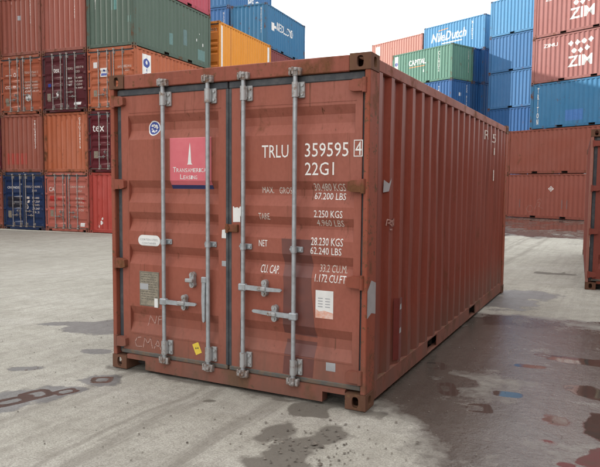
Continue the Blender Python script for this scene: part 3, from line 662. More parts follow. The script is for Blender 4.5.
# left door: globe sticker
gx_, gz_ = D_(152.2, 128); 
def disc(cx, cy, r_, n_=32): return [(cx+r_*math.cos(2*math.pi*k/n_), cy+r_*math.sin(2*math.pi*k/n_)) for k in range(n_)]
decal('round_sticker', poly2([disc(gx_, gz_, 0.064)]), 'sticker', dl); decal('round_sticker_globe', poly2([disc(gx_, gz_, 0.054)]), 'blue_v', dl, eps=0.003)
rr_ = random.Random(3); bl = []
for bx, bz, br in ((-0.020, 0.022, 0.013), (-0.006, 0.028, 0.010), (0.018, 0.020, 0.014), (0.028, 0.004, 0.011), (-0.024, -0.006, 0.009), (-0.012, -0.024, 0.012), (0.006, -0.032, 0.008), (0.020, -0.022, 0.010), (0.002, 0.008, 0.007)):
    bl.append([(gx_+bx+br*(0.7+0.6*rr_.random())*math.cos(t), gz_+bz+br*(0.6+0.5*rr_.random())*math.sin(t)) for t in [2*math.pi*k/9 for k in range(9)]])
decal('round_sticker_continents', poly2(bl), 'sticker', dl, eps=0.004)
# leasing sign
a = D_(170.3, 188.6); c = D_(211.3, 136.8); u0, v0, u1, v1 = a[0], a[1], c[0]+0.002, c[1]
bnd = v0+0.032
decal('leasing_sign', poly2([rect(u0, bnd, u1, v1)]), 'pink', dl, eps=0.0022, label='faded pink-red sign with white spire emblem'); decal('leasing_sign_band', poly2([rect(u0, v0, u1, bnd)]), 'navy', dl, eps=0.0024)
scx = (u0+u1)/2-0.006; zt = v1-0.040; zb = v1-0.222
decal('leasing_sign_spire', poly2([[(scx-0.026, zb), (scx+0.030, zb), (scx+0.016, zb+0.012), (scx+0.009, zt-0.045), (scx+0.003, zt), (scx-0.003, zt-0.04), (scx-0.010, zt-0.09), (scx-0.018, zb+0.012)]]), 'sticker', dl, eps=0.0036)
def smallcaps(s, u, v_, wd, h):
    vs_, fs_ = [], []; words = s.split(' '); x = 0; parts = []
    for wd_ in words:
        for k, ch in enumerate(wd_): parts.append((ch, 1.0 if k == 0 else 0.76))
        parts.append((' ', 0.5))
    tot = sum((0.78 if ch != 'I' else 0.42)*sc for ch, sc in parts if ch != ' ') + 0.4*len(words[1:])
    k_ = wd/tot
    for ch, sc in parts:
        if ch == ' ': x += 0.4*k_; continue
        cw = (0.78 if ch != 'I' else 0.42)*sc*k_
        me = text2(ch, u+x+cw*0.07, v_, cw*0.86, h*sc, 0.0); i = len(vs_)
        vs_ += [tuple(q.co) for q in me.vertices]; fs_ += [tuple(i+k for k in f.vertices) for f in me.polygons]
        x += cw
    me = bpy.data.meshes.new('t'); me.from_pydata(vs_, [], fs_); return me
decal('leasing_sign_lettering', smallcaps('TRANSAMERICA', u0+0.030, v0+0.138, u1-u0-0.078, 0.042), 'sticker', dl, eps=0.0036)
decal('leasing_sign_lettering', smallcaps('LEASING', u0+0.105, v0+0.080, 0.178, 0.040), 'sticker', dl, eps=0.0036)
# oval plate
a = prect(138.5, 235.8, 160.3, 245.2); hh = (a[3]-a[1])/2
pts = [(a[0]+hh+hh*math.cos(t), (a[1]+a[3])/2+hh*math.sin(t)) for t in [math.pi/2+math.pi*k/10 for k in range(11)]] + [(a[2]-hh+hh*math.cos(t), (a[1]+a[3])/2+hh*math.sin(t)) for t in [-math.pi/2+math.pi*k/10 for k in range(11)]]
decal('oval_steel_sticker', poly2([pts]), 'sticker', dl)
decal('oval_sticker_lettering', text2('CORTEN STEEL', a[0]+0.022, a[1]+0.045, a[2]-a[0]-0.044, 0.018, 0.0), 'greyprint', dl, eps=0.003)
decal('oval_sticker_lettering', text2('CONTAINER', a[0]+0.045, a[1]+0.014, a[2]-a[0]-0.09, 0.018, 0.0), 'greyprint', dl, eps=0.003)
# data plate (a thin riveted sheet)
a = prect(140.3, 272.5, 159.2, 305)
pl = link('data_plate', MB().box(a[0], a[2], YD-0.006, YD-0.0006, a[1], a[3], 0.001).mesh('data_plate'), M['plate'], dl, 'weathered beige data plate riveted to the left door')
def plate(name, ps, mat, e): me = poly2(ps); return decal(name, me, mat, dl, eps=0.006+e)
rr_ = random.Random(8); ps = []
for k in range(11):
    z = a[3]-0.026-k*0.0215; x = a[0]+0.018
    while x < a[2]-0.03: wl = rr_.uniform(0.012, 0.04); ps.append(rect(x, z-0.004, min(x+wl, a[2]-0.015), z+0.004)); x += wl+0.008
plate('data_plate_print', ps, 'plate_line', 0.0006)
plate('data_plate_rim', [rect(a[0]+0.004, a[1]+0.004, a[2]-0.004, a[1]+0.010), rect(a[0]+0.004, a[3]-0.010, a[2]-0.004, a[3]-0.004), rect(a[0]+0.004, a[1]+0.01, a[0]+0.010, a[3]-0.01), rect(a[2]-0.010, a[1]+0.01, a[2]-0.004, a[3]-0.01)], 'plate_line', 0.0007)
plate('data_plate_tape', [rect(a[0]+0.006, a[1]+0.145, a[0]+0.098, a[1]+0.198)], 'greytape', 0.0014)
plate('data_plate_tag', [rect(a[2]-0.050, a[1]-0.004, a[2]-0.012, a[1]+0.075)], 'sticker', 0.0016)
# chalk marks
def px(pts): return [D_(*p) for p in pts]
nf = []; ch = []
for q in ([(146, 326), (148, 316), (152.5, 324.5), (154.3, 316.8)], [(155.6, 325), (156.4, 317), (160.6, 316.8)], [(156, 320.5), (159.8, 320)],
          [(141.3, 337), (137.5, 337.3), (135.3, 341.5), (136.8, 346), (142, 346.3)], [(143.5, 347), (145, 337.5), (148, 343.5), (150.8, 338), (152.6, 348)], [(154.4, 348.5), (158, 340), (161, 349.5)], [(155.4, 345.6), (160, 346.2)]):
    (nf if q[0][1] < 330 else ch).extend(stroke(px(q), 0.008))
decal('chalk_mark', poly2(nf), 'chalk', dl, label='two chalk letters'); decal('chalk_mark', poly2(ch), 'chalk', dl, label='three chalk letters')
cx, cz = D_(197.2, 348.5); q = [(-0.030, -0.050), (0.036, -0.044), (0.030, 0.050), (-0.036, 0.044)]; t = 0.35
ys = [(cx+x*math.cos(t)-y*math.sin(t), cz+x*math.sin(t)+y*math.cos(t)) for x, y in q]
decal('yellow_sticker', poly2([ys]), 'yellow_v', dl); decal('yellow_sticker_print', poly2([rect(cx-0.016, cz-0.006, cx-0.006, cz+0.008), rect(cx+0.004, cz-0.002, cx+0.014, cz+0.012)]), 'black_v', dl, eps=0.003)
# long horizontal weld seam near the foot and head of both doors
for d, (x0, x1) in zip((dl, dr), LEAF):
    
    for z in (0.326, 2.262): link('weld_seam', MB().box(x0+0.09, x1-0.05, YD-0.003, YD+0.002, z, z+0.005).mesh('weld_seam'), M['door'], d)
# flank sheet of the main box: slightly buckled ribs
mb = MB(); pr = corr_sheet(0.196, 6.058-0.172, 0, 0, 0); zl = [0.160+k*(2.332/14) for k in range(15)]
def buckle(y, z):
    e = math.sin(math.pi*(z-0.16)/2.332)
    q = 0.004*math.sin(y*1.9+0.6)*e + 0.003*math.sin(y*5.3+z*2.1) * e
    for cy_0, cz_0, rr_0, dd in ((2.35, 1.35, 0.34, 0.012), (3.6, 0.85, 0.30, 0.010), (1.15, 0.75, 0.26, 0.009), (4.7, 1.5, 0.4, 0.012), (2.0, 2.0, 0.3, 0.008), (5.3, 0.7, 0.3, 0.01)):
        q += dd*math.exp(-((y-cy_0)**2+(z-cz_0)**2)/(rr_0*rr_0))
    return q
for (a, da), (c, dc) in zip(pr[:-1], pr[1:]):
    for z0, z1 in zip(zl[:-1], zl[1:]): mb.face([(W-0.016-da-buckle(a, z0), a, z0), (W-0.016-dc-buckle(c, z0), c, z0), (W-0.016-dc-buckle(c, z1), c, z1), (W-0.016-da-buckle(a, z1), a, z1)])
buckled = mb.mesh('side_wall')
# flank markings (right side wall)
def S_(x, y):
    d = ray(x, y); t = (W-0.016-CAM.x)/d.x; p = CAM+d*t; return p.y, p.z
sw = [o for o in main.children if o.name.startswith('side_wall') and o.data == kit(6.058)['side', 1]][0]
buckled.materials.append(None); sw.data = buckled; sw.material_slots[0].link = 'OBJECT'; sw.material_slots[0].material = M['side']
def rib(k): return S0+k*PIT-0.060
for t_, k, z, wd, hgt in (('R', 15, 2.28, 0.105, 0.12), ('5', 17, 2.27, 0.105, 0.12), ('1', 17, 2.10, 0.022, 0.10), ('1', 17, 1.74, 0.018, 0.15)):
    decal('lettering', text2(t_, rib(k)+(0.04 if t_ == '1' else 0), z, wd, hgt, 0.0), 'white_worn', sw, 'side', 0.010)
decal('repair_paint_patch', poly2([rect(rib(2), 0.20, rib(2)+0.125, 0.72)]), 'sidepatch', sw, 'side', 0.009)
for z in (0.42, 0.62): decal('scuff_mark', poly2([[(rib(2)+0.06, z), (rib(2)+0.11, z+0.004), (rib(2)+0.105, z+0.05), (rib(2)+0.065, z+0.045)]]), 'greytape', sw, 'side', 0.011)
a = (rib(1)-0.02, 1.60); decal('scuff_mark', poly2([[(a[0], a[1]), (a[0]+0.06, a[1]+0.01), (a[0]+0.09, a[1]+0.12), (a[0]+0.06, a[1]+0.07), (a[0]+0.01, a[1]+0.10)]]), 'greytape', sw, 'side', 0.010)
ch = []
for q in ([(387.5, 225.5), (388, 219.5), (390.5, 221), (388.4, 223), (391, 226)], [(394, 219.5), (391.8, 220), (392, 226), (394.3, 226)], [(391.8, 222.8), (393.8, 222.6)], [(395.2, 226.5), (395.2, 219), (397, 226), (397, 218.5)], [(389, 229.5), (391, 229.5)]): ch += stroke([S_(*p) for p in q], 0.010)
decal('chalk_mark', poly2(ch), 'chalk', sw, 'side', 0.010)
# grey tape patch on the near right post
a = (0.012, 0.160); zt = 0.94; zb = 0.685
mb = MB(); xx = W-0.004+0.0015; mb.face([(xx, 0.014, zb), (xx, 0.10, zb+0.03), (xx, 0.186, zb+0.01), (xx, 0.184, zt-0.01), (xx, 0.09, zt+0.02), (xx, 0.014, zt-0.05)])
link('grey_patch', mb.mesh('grey_patch'), M['greytape'], main, 'bare grey patch on the corner post')

# ------------------------------------------------------------------ the yard stacks
PC = {}
def mats(key, c, rust=0.25, fade=0.3, grime=0.35, rough=0.6, dc=None):
    if key in PC: return PC[key]
    b_ = paint(key+'_container_paint', c, rust, fade, grime, rough); f_ = paint(key+'_container_frame_paint', tuple(x*0.86 for x in c), min(1, rust+0.35), fade, grime+0.1, rough+0.1, chip=0.2)
    cst = paint(key+'_casting_paint', tuple(0.5*x+0.5*y for x, y in zip(c, (0.12, 0.07, 0.05))), 0.9, fade, 0.5, 0.8, chip=0.5)
    PC[key] = dict(body=b_, frame=f_, door=b_ if dc is None else paint(key+'_container_door_paint', dc, rust, fade, grime, rough), cast=cst, rod=M['galv_far']); return PC[key]
# palette
mats('brick', (0.26, 0.075, 0.048)); mats('red_brown', (0.25, 0.074, 0.050)); mats('coral', (0.28, 0.085, 0.060)); mats('orange', (0.39, 0.110, 0.050), 0.35); mats('burnt_orange', (0.33, 0.088, 0.044), 0.3)
mats('maroon', (0.085, 0.018, 0.022), 0.15); mats('dark_maroon', (0.100, 0.015, 0.020), 0.15); mats('navy', (0.014, 0.031, 0.088), 0.2); mats('salmon', (0.40, 0.115, 0.085), 0.3); mats('scarlet', (0.38, 0.055, 0.042), 0.15)
mats('grey_green', (0.086, 0.124, 0.098), 0.18, 0.25); mats('rose', (0.40, 0.070, 0.10), 0.1); mats('amber', (0.66, 0.26, 0.032), 0.05, 0.15, dc=(0.46, 0.14, 0.016)); mats('steel_blue', (0.035, 0.150, 0.290), 0.3); mats('royal_blue', (0.040, 0.130, 0.32), 0.1)  # amber doors: darker orange, with their recessed shade put in the colour
mats('plum', (0.19, 0.050, 0.052), 0.2); mats('light_blue', (0.075, 0.24, 0.43), 0.1); mats('mint_green', (0.092, 0.210, 0.160), 0.2); mats('cobalt', (0.020, 0.092, 0.245), 0.1); mats('sky_blue', (0.046, 0.150, 0.320), 0.08)
mats('faded_red', (0.29, 0.118, 0.106), 0.15, 0.4); mats('teal_blue', (0.042, 0.165, 0.310), 0.25); mats('brown_red', (0.27, 0.080, 0.056), 0.12, 0.2); mats('pale_rose', (0.43, 0.19, 0.155), 0.2, 0.4); mats('dull_red', (0.22, 0.050, 0.036), 0.3)

HP = H + 0.003
aL = 0.07298; PL = Vector((-18.894, 15.706, -0.454)); uL = Vector((math.cos(aL), math.sin(aL), 0)); nL = Vector((-math.sin(aL), math.cos(aL), 0)); PIL = 2.497
def left(colm, bay, lev, key, face, label, doors='plain', du=0.0, ds=0.0):
    """colm: Z,A,B,C ; bay distance behind the front line ; lev 1.. ; face 'door' or 'end' looks at the yard"""
    i = 'ZABC'.index(colm)-2
    o = PL + uL*(PIL*i + (PIL-W)/2 + du + random.uniform(-0.012, 0.012)) + nL*(bay+ds+random.uniform(-0.02, 0.02)); o.z = -0.454 + (lev-1)*HP
    rz = aL
    if face == 'end': o = o + uL*W + nL*6.058; rz += math.pi
    return container(o, rz, PC[key], doors='full' if (face == 'door' and doors == 'full') else 'plain', label=label, group='containers stacked on the left')
def grid_text(parent, rows, door=True, mat='white'):
    for s, u, v_, wd, h in rows: decal('lettering', text2(s, u, v_, wd, h*0.92, 0.004), 'white_worn' if (len(s) > 3 and s != 'CRONOS') else mat, parent)
# level 1
r_, d_ = left('Z', 0, 1, 'brick', 'door', 'red container at the left photo edge beside the navy blue container', 'full')
grid_text(d_[1], [('HLXU 220', 1.50, 1.90, 0.75, 0.10), ('22G1', 1.9, 1.72, 0.3, 0.10)])
r_, d_ = left('A', 0, 1, 'navy', 'door', 'navy blue container on the ground with white lettering on its doors', 'full')
grid_text(d_[0], [('CRONOS', 0.24, 1.86, 0.72, 0.11)]); grid_text(d_[1], [('CRXU 216098 1', 1.30, 1.90, 0.98, 0.11), ('2210', 1.72, 1.73, 0.28, 0.10)] + [(s, 1.72, 1.40-0.16*k, 0.42, 0.10) for k, s in enumerate(('30.480', '67.200', '2.240', '28.240', '33.2'))])
decal('lettering', poly2([rect(1.40, 1.40, 1.56, 1.50), rect(1.42, 1.22, 1.55, 1.34), rect(1.40, 0.95, 1.46, 1.15)]), 'white_worn', d_[1])
decal('door_panel_patch', poly2([rect(0.25, 0.98, 1.08, 1.50)]), plain('black_patch_paint', (0.012, 0.016, 0.030), 0.5), d_[0]); decal('data_plate', poly2([rect(0.26, 0.52, 0.46, 0.84)]), 'plate', d_[0])
r_, d_ = left('B', 0, 1, 'salmon', 'door', 'faded salmon pink container on the ground between the navy one and the scarlet one', 'full')
grid_text(d_[0], [('CAI', 0.22, 1.76, 0.36, 0.20)]); grid_text(d_[1], [('CAXU 290817', 1.40, 1.92, 0.85, 0.10), ('22G1', 1.75, 1.74, 0.3, 0.10)] + [(s, 1.70, 1.42-0.17*k, 0.45, 0.09) for k, s in enumerate(('30.480 KG', '2.230 KG', '28.250 KG', '33.2 CU'))], mat='white_worn')
mr = plain('bright_red_overpaint', (0.42, 0.035, 0.028), 0.55, 0, 0.2, 5)
decal('overpaint_patch', poly2([rect(0.26, 1.32, 0.50, 1.56), rect(0.70, 1.36, 0.92, 1.50), rect(0.25, 0.98, 0.46, 1.06)]), mr, d_[0]); decal('overpaint_patch', poly2([rect(1.26, 1.42, 1.33, 1.52), rect(1.26, 1.22, 1.32, 1.30), rect(2.06, 1.3, 2.2, 1.4)]), mr, d_[1]); decal('data_plate', poly2([rect(0.28, 0.64, 0.46, 0.92)]), 'plate', d_[0]); decal('label_sticker', poly2([rect(1.96, 0.24, 2.2, 0.40)]), 'sticker', d_[1])
r_, _ = left('C', 0, 1, 'scarlet', 'end', 'bright scarlet container on the ground with its ribbed blank end facing the yard')
decal('handling_mark', poly2([[(0.50, 0.42), (0.60, 0.34), (0.70, 0.44), (0.60, 0.54)], [(0.42, 0.28), (0.50, 0.22), (0.56, 0.30), (0.48, 0.36)], [(0.60, 0.60), (0.66, 0.55), (0.72, 0.62), (0.66, 0.68)]]), 'white', r_, 'end')
# level 2
r_, d_ = left('Z', 0, 2, 'dark_maroon', 'door', 'dark maroon container at the left photo edge beside the brown ribbed end', 'full')
def vtext(root, s, u, ztop, h, wd=0.075, where='end', mat='white'): decal('lettering', text2(s, u, ztop-h, wd, h, 0.01, vertical=True), mat, root, where)
r_, _ = left('A', 0, 2, 'brick', 'end', 'brown-red container above the navy blue one with a bright red overpainted patch'); vtext(r_, 'TRIU4830217', 1.95, 2.30, 1.25)
decal('overpaint_patch', poly2([rect(0.30, 0.36, 1.45, 0.86)]), plain('red_overpaint', (0.36, 0.050, 0.034), 0.6, 0, 0.15, 4), r_, 'end')
r_, _ = left('B', 0, 2, 'orange', 'end', 'weathered orange container with blank ribbed end above the salmon pink one'); vtext(r_, 'GSTU7204519', 1.95, 2.36, 1.35)
r_, d_ = left('C', 0, 2, 'dark_maroon', 'door', 'dark maroon container with a white three-letter logo above the scarlet one', 'full'); grid_text(d_[0], [('tex', 0.22, 1.72, 0.62, 0.30)]); decal('data_plate', poly2([rect(0.28, 0.60, 0.50, 0.90)]), 'plate', d_[0])
# level 3
left('Z', 0, 3, 'red_brown', 'end', 'red-brown container third in the stack at the left photo edge')
r_, d_ = left('A', 0, 3, 'burnt_orange', 'door', 'orange-red container doors in the third row left of the maroon doors', 'full')
grid_text(d_[0], [('--', 0.30, 1.74, 0.35, 0.03), ('O', 0.78, 1.66, 0.14, 0.22), ('CO', 0.26, 1.16, 0.30, 0.15), ('TEX', 0.70, 1.18, 0.20, 0.12)]); grid_text(d_[1], [('TEXU', 1.42, 1.78, 0.30, 0.10), ('372641 2', 1.80, 1.78, 0.42, 0.10), ('22G1', 1.85, 1.64, 0.25, 0.10)] + [(s, 1.42 if k % 2 else 1.85, 1.36-0.13*(k//2), 0.34, 0.09) for k, s in enumerate(('30480', 'GROSS', '67200', 'TARE', '2.250', 'NET', '28.23', 'CAP'))], mat='white')
decal('data_plate', poly2([rect(0.26, 0.40, 0.46, 0.74)]), 'plate', d_[0]); decal('label_sticker', poly2([disc(1.62, 0.72, 0.16, 14)]), 'sticker', d_[1])
r_, d_ = left('B', 0, 3, 'maroon', 'door', 'dark maroon container doors in the third row between two orange ones', 'full')
grid_text(d_[0], [('tex', 0.62, 1.72, 0.32, 0.20)]); grid_text(d_[1], [('TEXU', 1.36, 1.80, 0.34, 0.10), ('500317 8', 1.80, 1.84, 0.46, 0.10), ('22G1', 1.82, 1.66, 0.24, 0.10)] + [(s, 1.80, 1.40-0.14*k, 0.38, 0.09) for k, s in enumerate(('30.480', '67.200', '2.250', '4.960'))] + [(s, 1.42, 1.40-0.14*k, 0.22, 0.09) for k, s in enumerate(('MAX', 'TARE', 'NET'))])
decal('data_plate', poly2([rect(0.24, 0.50, 0.44, 0.84)]), 'plate', d_[0]); decal('label_sticker', poly2([[(0.74, 0.84), (0.92, 0.84), (0.83, 0.66)]]), 'sticker', d_[0]); decal('label_sticker', poly2([rect(0.30, 1.12, 0.46, 1.26)]), 'blue_v', d_[0]); decal('label_sticker', poly2([rect(1.72, 0.30, 2.10, 0.42)]), 'sticker', d_[1])
r_, d_ = left('C', 0, 3, 'orange', 'door', 'bright orange container with doors and flank showing beneath the grey-green one', 'full')
decal('label_sticker', poly2([rect(0.30, 1.78, 0.50, 2.02)]), 'sticker', d_[0]); decal('label_sticker', poly2([rect(0.66, 1.40, 1.04, 1.76)]), 'sticker', d_[0]); decal('label_sticker_print', poly2([rect(0.70, 1.45, 1.0, 1.55), rect(0.8, 1.62, 0.9, 1.70)]), 'blue_v', d_[0], eps=0.004); decal('data_plate', poly2([rect(0.30, 0.60, 0.48, 0.86)]), 'plate', d_[0])
grid_text(d_[1], [('GATU', 1.56, 1.72, 0.22, 0.10), ('08214 6', 1.86, 1.72, 0.40, 0.12), ('22G1', 1.9, 1.58, 0.22, 0.10)] + [(s, 1.56 if k % 2 else 1.86, 1.30-0.12*(k//2), 0.34, 0.08) for k, s in enumerate(('30480', 'GROSS', '67200', 'TARE'))])
a = 0.55; decal('flank_logo_panel', poly2([rect(a, 1.20, a+0.62, 2.36)]), 'sticker', r_, 'side'); decal('flank_logo', poly2([[p for p in disc(a+0.31, 2.0, 0.20, 18)], [(a+0.08, 1.30), (a+0.5, 1.26), (a+0.54, 1.42), (a+0.30, 1.60), (a+0.10, 1.52)], rect(a+0.27, 1.66, a+0.35, 1.76)]), 'blue_v', r_, 'side', 0.004); decal('flank_logo', poly2([disc(a+0.31, 2.02, 0.09, 14)]), 'sticker', r_, 'side', 0.006)
# level 4
left('Z', 0, 4, 'brick', 'end', 'red container fourth in the stack at the left photo edge')
r_, _ = left('A', 0, 4, 'red_brown', 'end', 'reddish container with ribbed end in the top left corner of the photo'); vtext(r_, 'FSCU3389120', 1.80, 2.50, 1.15); decal('stain_mark', poly2([rect(1.10, 1.55, 1.28, 1.75)]), 'greyprint', r_, 'end')
r_, _ = left('B', 0, 4, 'coral', 'end', 'reddish container with ribbed end just left of the grey-green one'); vtext(r_, 'TGHU1174423', 1.80, 2.50, 1.15)
r_, _ = left('C', 0, 4, 'grey_green', 'end', 'grey-green container on the orange one with its long ribbed flank showing')
rl_ = [(0.9, 2.0, 1.2, 2.4), (1.7, 0.9, 2.0, 1.5)]
decal('lettering', text2('TOLU 8211', 0.40, 1.6, 0.10, 0.9, 0.01, vertical=True), 'white', r_, 'end')
decal('paint_patch', poly2([rect(1.25, 1.5, 1.55, 2.1), rect(2.08, 0.95, 2.26, 1.2)]), plain('teal_patch_paint', (0.10, 0.24, 0.22), 0.6), r_, 'end')
# its flank faces +x of the world, i.e. local x = 0 : small patches set on that wall
def side0(root, ps, mat, name='paint_patch', eps=0.002):
    me = poly2([[(6.058-a, b_) for a, b_ in p] for p in ps]); bm = bmesh.new(); bm.from_mesh(me)
    for c in side_breaks(6.058): bmesh.ops.bisect_plane(bm, geom=bm.verts[:]+bm.edges[:]+bm.faces[:], plane_co=(c, 0, 0), plane_no=(1, 0, 0), dist=1e-6)
    vs_, fs_ = [], []
    for f in bm.faces:
        i = len(vs_); vs_ += [(0.016+side_depth(q.co.x)-eps, q.co.x, q.co.y) for q in f.verts]; fs_.append(tuple(range(i, i+len(f.verts))))
    bm.free(); o = bpy.data.meshes.new(name); o.from_pydata(vs_, [], fs_); return link(name, o, mat, root)
tp = plain('pale_teal_patch', (0.105, 0.20, 0.19), 0.6)
side0(r_, [rect(2.55, 0.55, 2.85, 1.05), rect(4.9, 0.3, 5.5, 0.8)], tp); side0(r_, [rect(3.7, 0.75, 4.0, 1.45)], plain('dull_teal_patch', (0.10, 0.17, 0.17), 0.6)); side0(r_, [rect(5.0, 1.5, 5.1, 1.56), rect(4.8, 1.15, 4.86, 1.27), rect(5.35, 1.0, 5.42, 1.14)], M['sticker'], 'scuff_mark')
left('C', 0, 5, 'rose', 'end', 'rose-red container on top of the grey-green one, only its flank foot showing')
# second and third bays
S2, S3 = 6.80, 13.05
for k, key in enumerate(('dull_red', 'brick', 'coral')): left('C', S2, k+1, key, 'door', ['brick-coloured container at the bottom beneath the amber yellow one', 'brown container one above the ground beneath the amber yellow one', 'coral container directly beneath the amber yellow one'][k])
r_, d_ = left('C', S2, 4, 'amber', 'door', 'amber yellow container with white corner strips behind the grey-green one', du=0.06)
grid_text(d_[1], [('TCNU 2', 1.55, 2.12, 0.7, 0.14)]); decal('corner_strip', poly2([rect(0.20, 0.3, 0.42, 2.40)]), 'sticker', r_, 'side'); decal('corner_strip', poly2([rect(5.68, 0.3, 5.86, 2.40)]), 'sticker', r_, 'side')
decal('panel_seam', poly2([rect(y, 0.2, y+0.05, 2.45) for y in (1.25, 3.1, 4.75)]), plain('dark_amber_seam_paint', (0.42, 0.16, 0.03), 0.6), r_, 'side', 0.0015)  # darker amber strips at the panel seams
for k, key in enumerate(('navy', 'dull_red', 'brick')): left('C', S3, k+1, key, 'end', ['navy container at the bottom beneath the plum one', 'dull red container one above the ground beneath the plum one', 'brick container directly beneath the plum one'][k], du=-0.35)
left('C', S3, 4, 'plum', 'end', 'plum red container beneath the steel blue one, seen past the amber one', du=-0.35)
r_, _ = left('C', S3, 5, 'steel_blue', 'end', 'weathered steel blue container with white flank logo right of the amber one', du=-0.35); vtext(r_, 'NEDU22041', 2.02, 2.35, 1.5)
def mir_text(root, s, y0, z0, wd, h, mat='white', shear=0.0):
    me = text2(s, 0, 0, wd, h, 0.008, shear); bm = bmesh.new(); bm.from_mesh(me)
    for q in bm.verts: q.co.x = 6.058-(y0+q.co.x); q.co.y += z0
    for c in side_breaks(6.058): bmesh.ops.bisect_plane(bm, geom=bm.verts[:]+bm.edges[:]+bm.faces[:], plane_co=(c, 0, 0), plane_no=(1, 0, 0), dist=1e-6)
    vs_, fs_ = [], []
    for f in bm.faces:
        i = len(vs_); vs_ += [(0.016+side_depth(q.co.x)-0.003, q.co.x, q.co.y) for q in f.verts]; fs_.append(tuple(range(i, i+len(f.verts))))
    bm.free(); o = bpy.data.meshes.new('lettering'); o.from_pydata(vs_, [], fs_); return link('lettering', o, M[mat], root)
mir_text(r_, 'NEDLLOYD', 1.55, 1.28, 2.5, 0.50); side0(r_, [rect(0.75, 1.15, 1.20, 1.62), [(1.20, 1.34), (1.50, 1.34), (1.50, 1.46), (1.20, 1.50)]], M['white'], 'flank_logo', 0.003)
for k, key in enumerate(('brick', 'orange', 'dull_red', 'navy')): left('B', S3, k+1, key, 'end', ['brick container at the ground in the third row behind the maroon doors', 'orange container second up in the third row behind the maroon doors', 'dull red container third up in the third row behind the maroon doors', 'navy container fourth up in the third row behind the maroon doors'][k], du=-0.40)
r_, _ = left('B', S3, 5, 'royal_blue', 'end', 'royal blue container end left of the steel blue one', du=-0.40); vtext(r_, 'HLCU31170', 2.0, 2.30, 1.4)
r_, _ = left('B', S3, 6, 'sky_blue', 'end', 'bright blue container at the top photo edge above the steel blue one', du=-0.40); mir_text(r_, 'P&O', 2.6, 0.55, 1.7, 0.8)

# right-hand rows
aR = -0.44317; YR = 34.761; wR = Vector((math.cos(aR), math.sin(aR), 0)); nR = Vector((-math.sin(aR), math.cos(aR), 0))
def right(P, z, key, label, s=0.0, back=0.0, L=6.058, grp='containers stacked on the right'):
    """P: front-left foot of the flank that faces the yard"""
    o = Vector((P.x, P.y, 0)) + wR*s + nR*(W+back+random.uniform(-0.015, 0.015)); o.z = z
    return container(o, aR-math.pi/2, PC[key], L=L, label=label, group=grp)[0]
def rtext(root, s, y0, z0, wd, h, mat='white', bold=0.02, shear=0.0): return decal('lettering', text2(s, y0, z0, wd, h, bold, shear), mat, root, 'side', 0.003)
mid = wall_px(550.2, 219, YR, aR); B0 = mid - wR*3.029
zb = -0.14
r_ = right(B0, zb, 'brown_red', 'brown-red container on the ground with a white diamond mark behind the gap')
decal('diamond_mark', poly2([q for q in (lambda c, d, e, f: [[(c-d, e), (c, e-d), (c, e-d+f), (c-d+f, e)], [(c, e-d), (c+d, e), (c+d-f, e), (c, e-d+f)], [(c+d, e), (c, e+d), (c, e+d-f), (c+d-f, e)], [(c, e+d), (c-d, e), (c-d+f, e), (c, e+d-f)], [(c-0.05, e-0.05), (c+0.05, e-0.05), (c+0.05, e+0.05), (c-0.05, e+0.05)]])(2.98, 0.17, 1.73, 0.05)]), 'white', r_, 'side', 0.003)
cks = [];
for q in ([(1.75, 0.75), (1.55, 0.70), (1.45, 0.52), (1.55, 0.36), (1.78, 0.38), (1.86, 0.55), (1.75, 0.75)], [(2.0, 0.55), (2.15, 0.95), (2.35, 0.9), (2.25, 0.7), (2.5, 0.6)], [(2.1, 1.0), (2.3, 1.15), (2.42, 1.0)]): cks += stroke(q, 0.02)
decal('chalk_scribble', poly2(cks), plain('faint_chalk', (0.34, 0.18, 0.15), 0.9), r_, 'side'); decal('scuff_mark', poly2([rect(y, 0.6, y+0.05, 1.1) for y in (0.95, 3.65, 3.95)]), plain('grey_scuff', (0.20, 0.11, 0.10), 0.8), r_, 'side')
right(B0, zb+HP, 'red_brown', 'brown-red container stacked on the one with the diamond mark', s=0.03)
Z0 = wall_px(530.6, 91, YR, aR)
r_ = right(Z0, zb+2*HP, 'teal_blue', 'teal blue container with vertical white letters beneath the lettered red ones'); decal('lettering', text2('TRITON', 0.40, 0.25, 0.16, 2.1, 0.02, vertical=True), 'white', r_, 'side', 0.003); decal('repair_paint_patch', poly2([rect(2.2, 0.35, 3.2, 0.95)]), plain('bright_blue_patch', (0.04, 0.15, 0.40), 0.5), r_, 'side')
for k in (0, 1):
    r_ = right(Z0, zb+(3+k)*HP, 'faded_red', ['lower of two faded red containers with white star emblems and lettering', 'upper of two faded red containers with white star emblems and lettering'][k], s=0.02*k)
    rtext(r_, 'ZIM', 2.22, 0.70, 1.40, 0.58, 'sticker', 0.022); rtext(r_, 'ZIMU', 0.72, 1.98, 0.85, 0.20, 'sticker', 0.01)
    st_ = []
    for cx, cz in ((2.36, 1.98), (2.74, 1.98), (3.12, 2.00), (3.50, 2.04), (2.56, 1.56), (2.93, 1.54), (3.30, 1.62)):
        st_.append([(cx+rr*math.cos(t), cz+rr*math.sin(t)) for t, rr in [(math.pi/2+math.pi*j/4, (0.16 if j % 2 == 0 else 0.115)) for j in range(8)]])
    decal('star_emblem', poly2(st_), 'sticker', r_, 'side', 0.003)
right(Z0, zb+5*HP, 'rose', 'dusky red container at the top right photo edge above the lettered red ones')
